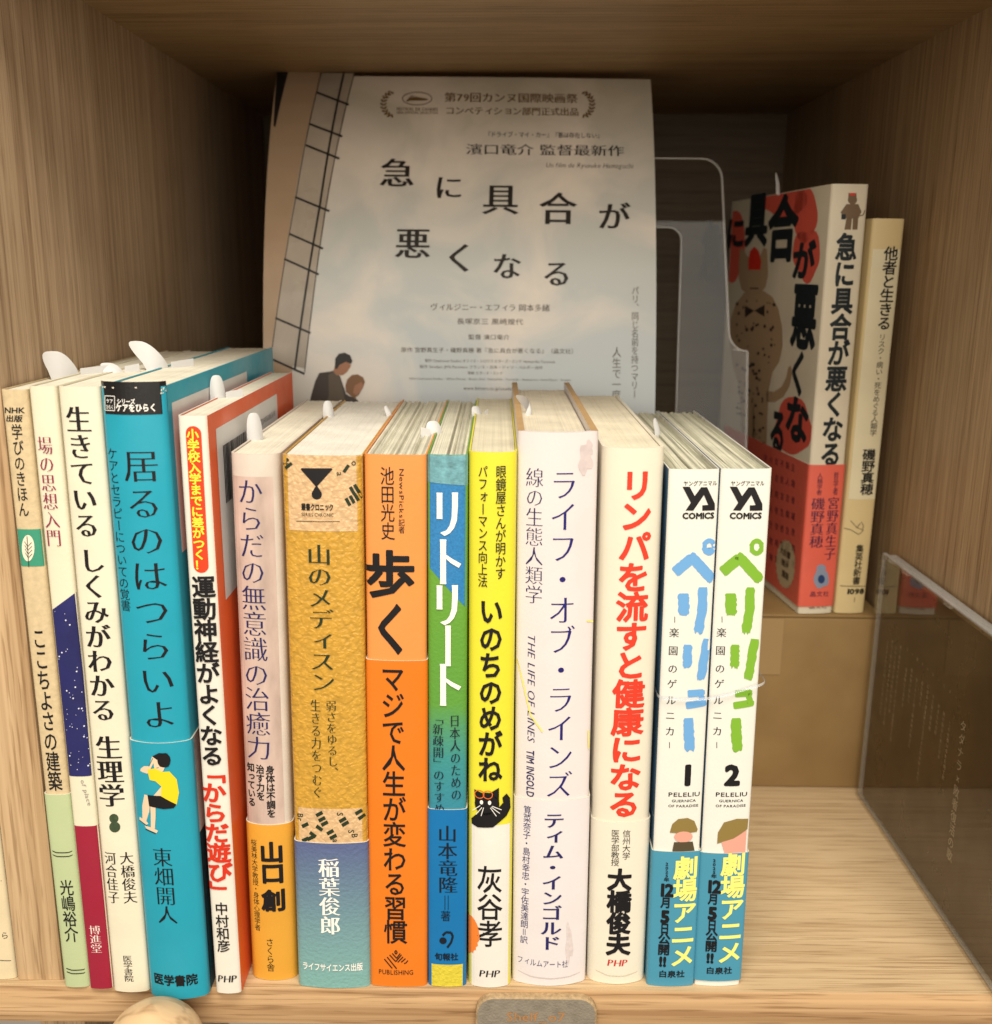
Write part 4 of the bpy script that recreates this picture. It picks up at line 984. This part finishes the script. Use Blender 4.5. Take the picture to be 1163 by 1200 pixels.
def big(ch, x, y, w_):
    c_ = PS.px(300+x/2.423, 60+y/2.423); wu = abs(PS.px(300+(x+w_/2)/2.423, 60+y/2.423)[0]-PS.px(300+(x-w_/2)/2.423, 60+y/2.423)[0])
    q.glyph(ch, c_[0], c_[1], wu*1.08, wu*1.04, .012, smear=.016, shear=.02)
for ch, x, y, w_ in (('急', 402, 347, 92), ('に', 548, 388, 78), ('具', 695, 422, 96), ('合', 858, 448, 100), ('が', 1018, 470, 86), ('悪', 446, 547, 94), ('く', 580, 588, 90), ('な', 713, 612, 80), ('る', 855, 633, 80)): big(ch, x, y, w_)
T('濱口竜介 監督最新作', 822, 281, 452, 30, off=.0, smear=.01)
T('『ドライブ・マイ・カー』『悪は存在しない』', 818, 238, 335, 15, off=.0)
q.out('title_lettering', ink(40, 34, 30), post)
q = Print(PS, .00025)
T('ヴィルジニー・エフィラ 岡本多緒', 665, 728, 340, 20, off=.0, smear=.01); T('長塚京三 黒崎煌代', 665, 768, 190, 17, off=.0); T('監督 濱口竜介', 662, 812, 118, 14, off=.0)
T('原作 宮野真生子・磯野真穂 著『急に具合が悪くなる』（晶文社）', 662, 850, 500, 14, off=.0)
T('製作 Cinefrance Studios オフィス・シロウズ ビターズ・エンド Heimatfilm Tarantula', 665, 880, 370, 9, off=-.003); T('製作 Soudain JPN Partners フランス・日本・ドイツ・ベルギー合作', 640, 897, 350, 9, off=-.003); T('配給 ビターズ・エンド', 652, 914, 100, 8, off=0)
T('2026 Cinefrance Studios - Office Shirous - Bitters End - Heimatfilm - Tarantula - Gapbusters - Same Player - Soudain', 665, 931, 460, 6, off=-.004); T('www.bitters.co.jp/soudain', 662, 957, 145, 10, off=0)
T('Un film de Ryusuke Hamaguchi', 948, 324, 250, 14, off=-.006, shear=.25)
c0 = W_(1078, 668); c1 = W_(1074, 985); q.col('パリ、同じ名前を持つマリー', c0[0], c0[1], c1[0], c1[1], 8, off=-.003)
c0 = W_(1025, 840); c1 = W_(1022, 1012); q.col('人生で一度の', c0[0], c0[1], c1[0], c1[1]+4, 10, off=-.003)
q.out('credits_lettering', ink(98, 84, 72), post)
q = Print(PS, .00025)
T('第79回カンヌ国際映画祭', 725, 133, 380, 26, off=.008, smear=.012); T('コンペティション部門正式出品', 728, 171, 380, 22, off=.008, smear=.012); T('FESTIVAL DE CANNES', 458, 165, 118, 9, off=.01); T('2026 OFFICIAL SELECTION', 458, 175, 118, 6, off=.01)
for i in range(24):
    a0 = 2*pi*i/24; a1 = 2*pi*(i+1)/24; q.line([W_(458+42*cos(a0), 135+18*sin(a0)), W_(458+42*cos(a1), 135+18*sin(a1))], .9)
for i in range(7):
    q.line([W_(430, 140), W_(445+i*6, 125+i*2.4)], .9)
q.line([W_(428, 142), W_(455, 132), W_(488, 138)], 1.6)
for sgn, cx_ in ((-1, 388), (1, 930)):
    for i in range(9):
        a = -1.15+2.3*i/8; x = cx_+sgn*(34*cos(a))-sgn*8; y = 151+36*sin(a)
        for dd in (-5, 5):
            X_, Y_ = W_(x+sgn*dd*.9, y); q.ell(X_, Y_, 2.6, 1.2, 8, rot=(a*sgn+(.9 if dd > 0 else -.9)*sgn+pi/2))
q.out('laurel_emblem', ink(128, 98, 58), post)
# printed couple at the foot
q = Print(PS, .00025); G = lambda L: [(300+x/7.269, 380+y/7.269) for x, y in L]
q.poly(G([(455, 700), (475, 600), (510, 480), (545, 412), (640, 400), (665, 392), (720, 440), (760, 560), (800, 700)]), mi=0, cell=.01)
q.poly(G([(600, 700), (625, 600), (622, 430), (665, 400), (715, 440), (745, 560), (770, 700)]), mi=3, cell=.01)
q.poly(G([(676, 350), (700, 322), (790, 320), (815, 350), (780, 405), (745, 432), (690, 432), (665, 400)]), mi=1, cell=.01)
q.poly(G([(676, 375), (680, 290), (710, 250), (760, 240), (805, 262), (825, 310), (815, 338), (770, 318), (715, 345), (695, 380)]), mi=2, cell=.01)
q.poly(G([(765, 520), (780, 470), (820, 430), (870, 425), (915, 450), (932, 490), (915, 540), (880, 600), (840, 630), (800, 600), (770, 575)]), mi=4, cell=.01)
q.poly(G([(845, 520), (900, 490), (920, 520), (895, 575), (855, 605), (830, 580)]), mi=1, cell=.01)
q.poly(G([(770, 590), (800, 610), (850, 625), (880, 660), (885, 700), (760, 700)]), mi=0, cell=.01)
o = q.out('couple_print', [ink(66, 54, 48), ink(170, 118, 88), ink(38, 32, 30), ink(96, 82, 68), ink(134, 92, 58)], post, 'couple in dark coats printed at the lower left')
for p_ in o.data.polygons:
    pass
vi = {}
order = {0: 0, 3: 1, 1: 2, 2: 3, 4: 1}
for p_ in o.data.polygons:
    for i in p_.vertices: vi[i] = order[p_.material_index]
for i, k in vi.items(): o.data.vertices[i].co.y -= k*.00006

# clear stand behind the poster, with a stepped outline and a rounded cut-out
stand = thing('acrylic_stand', 'clear acrylic display stand with rounded corners and a cut-out, behind the poster', 'stand', (.02, .480, ZB))
SL = .15
class SSurf:
    right = 1
    def px(s, x, y):
        d = fw*F_PX+RT*(x-581.5)-UP*(y-600)
        t_ = (.480+SL*(CAM_H-ZB))/(d.y-SL*d.z); pnt = EYE+d*t_; return (pnt.x-.02, pnt.z-ZB)
SS = SSurf()
def fil(p0, p1, p2, r_, n=6):
    p0, p1, p2 = Vector(p0), Vector(p1), Vector(p2); a = (p0-p1).normalized(); b_ = (p2-p1).normalized(); ang = a.angle(b_); d_ = r_/tan(ang/2)
    A, B_ = p1+a*d_, p1+b_*d_; c_ = p1+(a+b_).normalized()*(r_/sin(ang/2)); out = []
    va, vb = A-c_, B_-c_; tot = va.angle(vb)
    for i in range(n+1):
        k = i/n; v_ = (va*sin((1-k)*tot)+vb*sin(k*tot))/sin(tot); out.append(tuple(c_+v_))
    return out
c1 = SS.px(847, 185); c2 = SS.px(857, 411); c3 = SS.px(878, 411); bR_ = (c3[0]+.002, 0.0005); left = -.11
outer = [(left, 0.0005), bR_]+fil(bR_, c3, c2, .0012, 3)+fil(c3, c2, c1, .009)[::1]+fil(c2, c1, (left, c1[1]), .010)+[(left, c1[1])]
h1 = SS.px(799, 267); hb = (h1[0]-.001, .012)
hole = [(.015, .012)]+fil((.015, .012), hb, h1, .006)+fil(hb, h1, (.015, h1[1]), .006)+[(.015, h1[1])]
bm = bmesh.new()
def loopv(L): 
    vs = [bm.verts.new((x, SL*z, z)) for x, z in L]; es = [bm.edges.new((vs[i], vs[(i+1) % len(vs)])) for i in range(len(vs))]; return es
es = loopv(outer)+loopv(hole)
bmesh.ops.triangle_fill(bm, edges=es, use_beauty=True, use_dissolve=False)
ret = bmesh.ops.extrude_face_region(bm, geom=bm.faces[:])
for v_ in [g for g in ret['geom'] if isinstance(g, bmesh.types.BMVert)]: v_.co.y += .0030
bmesh.ops.recalc_face_normals(bm, faces=bm.faces[:])
sf, se = clear('acrylic_face', (.95, .94, .92), 1.36, .03), clear('acrylic_rim', (.85, .83, .80), 1.5, .2, .6)
me = bpy.data.meshes.new('panel'); me.materials.append(sf); me.materials.append(se)
for f in bm.faces:
    if abs(f.normal.y) < .5: f.material_index = 1
be = [e_ for e_ in bm.edges if len(e_.link_faces) == 2 and e_.calc_face_angle(0) > radians(50)]
bmesh.ops.bevel(bm, geom=be, offset=.0005, segments=1, affect='EDGES', material=1)
bm.to_mesh(me); bm.free(); link(bpy.data.objects.new('panel', me), stand)
box('foot', (left, .001, .0001), (bR_[0], .07, .003), sf, stand, bevel=.0005)

# ------------------------------------------------------------------ CD case against the right upright
cd = thing('cd_case', 'dark CD in a clear plastic case with tiny white lettering, standing against the right upright', 'CD case', (.1712, .297, .0002))
cc = clear('case_plastic', (.94, .93, .91), 1.72, .015); ce = clear('case_edge', (.86, .84, .80), 1.6, .10, .22)
HC, DC, TC = .1192, .140, .0086
box('front_lid', (0, 0, 0), (.0011, DC, HC), cc, cd)
box('back_tray', (TC-.0011, .0005, .0004), (TC, DC-.0005, HC-.0008), cc, cd)
box('inlay_card', (.0022, .0024, .0022), (.0026, DC-.003, HC-.0030), paper((72, 50, 27), rough=.35, var=.15, nscale=30), cd)
box('tray_insert', (.0040, .0030, .0030), (.0066, DC-.0035, HC-.0040), paper((104, 82, 52), rough=.35), cd, bevel=.0008)
for nm, lo, hi in (('lid_rim', (.0011, 0, HC-.0011), (.0034, DC, HC)), ('lid_rim', (.0011, 0, 0), (.0034, DC, .0011)), ('lid_rim', (.0011, DC-.0011, .0011), (.0034, DC, HC-.0011)),
                   ('tray_rim', (.0046, .0005, HC-.0020), (TC-.0011, DC-.0005, HC-.0008)), ('tray_rim', (.0037, DC-.0018, .0012), (TC-.0011, DC-.0006, HC-.0022))):
    box(nm, lo, hi, ce, cd, bevel=.0003, bseg=1)
for y in (.018, .070, .112): box('hinge_tab', (.0012, y, HC-.0026), (.0030, y+.006, HC-.0003), ce, cd, bevel=.0004, bseg=1)
CS = Surf(cd, (0, 0, 1, 2), lambda u, v, e: (.0022-e, u, v), -1)
q = Print(CS, .0001); random.seed(9)
txt = 'この歌はあなたのためにうたわれた敗者復活の夜明けに風が吹いて街は眠る'
def cdcol(y, z, n, sz_):
    for i in range(n): q.glyph(txt[(i*7+int(y*9000)) % len(txt)], y, z-i*sz_*1.12, sz_, sz_, .0)
for k, (y, z, n) in enumerate(((.126, .082, 16), (.121, .084, 18), (.1165, .083, 14), (.112, .085, 20), (.104, .078, 8), (.0985, .080, 7), (.093, .078, 14), (.0875, .079, 5), (.082, .080, 19), (.0765, .078, 7), (.071, .0765, 6), (.066, .0755, 9), (.0605, .074, 11))): cdcol(y, z, n, .0020)
for i in range(10): q.glyph(random.choice('タダナラ歌一二三'), .105-i*.0052, .0868-i*.0001, .0016, .0016, 0)
s_ = 'タダナラ×敗者復活の歌'
for i, ch in enumerate(s_): q.glyph(ch, .0500-i*.0002, .078-i*.0052, .0048, .0048, .01)
q.out('white_lettering', ink(190, 178, 152), cd)

# ------------------------------------------------------------------ wooden ball and leather tag on the front edge
prof = []
R_ = .0163
for i in range(33):
    a = pi*i/32; r_ = R_*sin(a); z = -R_*cos(a)*.98
    if a > pi*.80: z += .0016*((a-pi*.80)/(pi*.2))**3
    prof.append((r_, z))
V = []; Fc = []; NS = 48
for r_, z in prof:
    for k in range(NS): V.append((r_*cos(2*pi*k/NS), r_*sin(2*pi*k/NS), z))
for i in range(32):
    for k in range(NS): Fc.append((i*NS+k, i*NS+(k+1) % NS, (i+1)*NS+(k+1) % NS, (i+1)*NS+k))
maple = wood('turned_maple', 'X', (.46, .30, .16), (.62, .45, .27), fine=.16, off=5.2, rough=.4)
ball = mesh_obj('knob', V, Fc, maple, smooth=True)
kn = thing('wooden_knob', 'pale turned wooden ball knob on the shelf front edge below the turquoise book', 'knob', (-.1115, FRONT, -.0108))
ball.name = 'ball'; ball.parent = kn; ball.location = (0, -.0168, 0)
me_v = []; me_f = []
for j, (y, r_) in enumerate(((-.0040, .006), (0, .007))):
    for k in range(20): me_v.append((r_*cos(2*pi*k/20), y, r_*sin(2*pi*k/20)-.0))
for k in range(20): me_f.append((k, (k+1) % 20, 20+(k+1) % 20, 20+k))
me_f.append(tuple(range(20, 40)))
mesh_obj('stem', me_v, me_f, maple, kn, smooth=True)
tg = thing('shelf_tag', 'grey-brown leather tag with gold stamped lettering on the shelf front edge', 'tag', (.0153, FRONT, -.0010))
lo = []
hw, hh_, rr = .0208, .0235, .0062
def rp(hw, hh_, rr):
    L = []
    for cx_, cz_, a0 in ((hw-rr, -rr, 0), (-hw+rr, -rr, pi/2), (-hw+rr, -hh_+rr, pi), (hw-rr, -hh_+rr, 1.5*pi)):
        for i in range(8): a = a0+pi/2*i/7; L.append((cx_+rr*cos(a), cz_+rr*sin(a)))
    return L
A = rp(hw, hh_, rr); B_ = rp(hw-.0006, hh_-.0006, rr-.0004); n = len(A); V = [(x, -.0001, z) for x, z in A]+[(x+.0002*sin(i*2.3), -.0021, z) for i, (x, z) in enumerate(A)]+[(x, -.0026, z-.0006) for x, z in B_]
Fc = [(i, (i+1) % n, n+(i+1) % n, n+i) for i in range(n)]+[(n+i, n+(i+1) % n, 2*n+(i+1) % n, 2*n+i) for i in range(n)]+[tuple(range(2*n, 3*n))]
mi = [1]*(2*n)+[0]
mesh_obj('leather', V, Fc, [paper((152, 142, 128), rough=.7, var=.22, nscale=260, bump=.5, bscale=1200, alb=.72), paper((188, 160, 122), rough=.8, var=.3, nscale=700, bump=.5)], tg, mi)
TS = Surf(tg, (1, -.0026, 0, 2), lambda u, v, e: (u, -.0026-e, v))
q = Print(TS); q.row('Shelf_o7', 628, 1191.5, 70, 10, off=.012); q.out('stamped_lettering', ink(176, 126, 78), tg)

# ------------------------------------------------------------------ book in the next compartment
bL = Book('L', 'cream book in the next compartment, cut off at the lower left behind the upright', 'books in the next compartment', 0, 0, 0, 0, w=.0155, h=.186, d=.128, cov=paper((228, 204, 160), rough=.55, var=.1), x=-.1735, Y=.3045, sag=.001)
bL.band(paper((240, 222, 184), rough=.5, var=.08), (3, 951))
q = bL.pr(lay=4); q.col('山内翁子', -6, 957, 6, 1034, 17, off=-.004, smear=.012); q.row('くらみ', 6, 1096, 26, 8, off=0); q.line([(0, 1124), (14, 1126), (24, 1125)], .7); q.out('author_lettering', ink(70, 56, 46), bL.root)

# ------------------------------------------------------------------ order slips peeking out of the books
slipm, t, p = nt('slip_paper'); p.inputs['Base Color'].default_value = (.66, .66, .67, 1); p.inputs['Roughness'].default_value = .45
p.inputs['Transmission Weight'].default_value = 0; 
tl_ = node(t, 'ShaderNodeBsdfTranslucent'); tl_.inputs[0].default_value = (.85, .85, .85, 1); mx = node(t, 'ShaderNodeMixShader'); mx.inputs[0].default_value = .3
t.links.new(p.outputs[0], mx.inputs[1]); t.links.new(tl_.outputs[0], mx.inputs[2]); t.links.new(mx.outputs[0], t.nodes['Material Output'].inputs[0])
def slip(px, zb_, wid, hgt, az, label, lean=0, flap=0, curl=.0012, roll=0):
    """half-oval paper tab; az turns it about the vertical (0 = faces the room)"""
    wid *= .84; hgt *= .78
    d = fw*F_PX+RT*(px[0]-581.5)-UP*(px[1]-600); t_ = (zb_-CAM_H)/d.z; base = EYE+d*t_
    o = thing('order_slip', label, 'paper slip', (base.x, base.y, zb_-.003), (lean, 0, az), 'white order slips peeking out of the books')
    V = []; Fc = []; n = 14
    rows = 8
    for j in range(rows+1):
        k = j/rows; z = .003+hgt*sin(k*pi/2); hw_ = wid/2*cos(k*pi/2)**.62
        if j == 0: z = 0
        for i in range(-4, 5): x = hw_*i/4-roll*max(0, z-.002); V.append((x, curl*(x/(wid/2))**2+.0010*(z/hgt)**2, z)); 
    nv = len(V)
    V += [(x, y+.00016, z) for x, y, z in V]
    for j in range(rows):
        for i in range(8):
            a = j*9+i; Fc.append((a, a+1, a+10, a+9)); Fc.append((nv+a+1, nv+a, nv+a+9, nv+a+10))
    mesh_obj('tab', V, Fc, slipm, o, smooth=True)
    if flap:
        s_ = 1 if flap > 0 else -1; f_ = abs(flap)
        V = [(s_*wid*.45, 0, 0), (s_*(wid*.45+f_), .0006, 0), (s_*(wid*.45+f_), .0006, .0055), (s_*wid*.45, 0, .0048)]
        V += [(x, y+.00016, z) for x, y, z in V]
        mesh_obj('flap', V, [(0, 1, 2, 3), (7, 6, 5, 4), (0, 4, 5, 1), (2, 6, 7, 3)], slipm, o)
    return o
slip((80, 439), b2.h, .0108, .0098, .75, 'wide white slip tab rising from the starry blue and cream books at the left', flap=.012, roll=.42)
slip((137, 436), b3.h, .0070, .0036, .6, 'low white slip tab on top of the cream book beside the turquoise one', flap=.005, roll=.5)
slip((190, 431), b4.h, .0092, .0118, .8, 'tall leaning white slip tab rising from the turquoise book', flap=.009, roll=.62)
slip((257, 466), b5.h, .0062, .0095, .55, 'white slip tab in front of the turquoise back cover, out of the orange book', flap=.006)
slip((301, 512), b6.h+.001, .0065, .0100, .6, 'translucent slip tab over the barcode of the orange cover')
slip((387, 489), b6.h, .0052, .0078, .5, 'narrow white slip tab between the pale pink and gold books')
slip((461, 487), b7.h, .0034, .0046, 1.0, 'tiny white slip tab between the gold and orange books')
slip((512, 508), b8.h, .0068, .0050, .5, 'round white slip tab between the orange and blue-green books', flap=-.003)
slip((563, 488), b9.h, .0052, .0046, .6, 'small white slip tab between the blue-green and yellow books', flap=.002)
slip((624, 484), b11.h-.002, .0052, .0070, .9, 'curled white slip tab out of the thick lavender-white book', curl=.0025, roll=-.45)
slip((775, 507), b13.h, .0052, .0068, 1.1, 'narrow white slip tab beside the first comic volume')
slip((915, 220), ZB+bR.h, .0095, .0082, 1.25, 'white slip tab on top of the cat-cover book at the back')
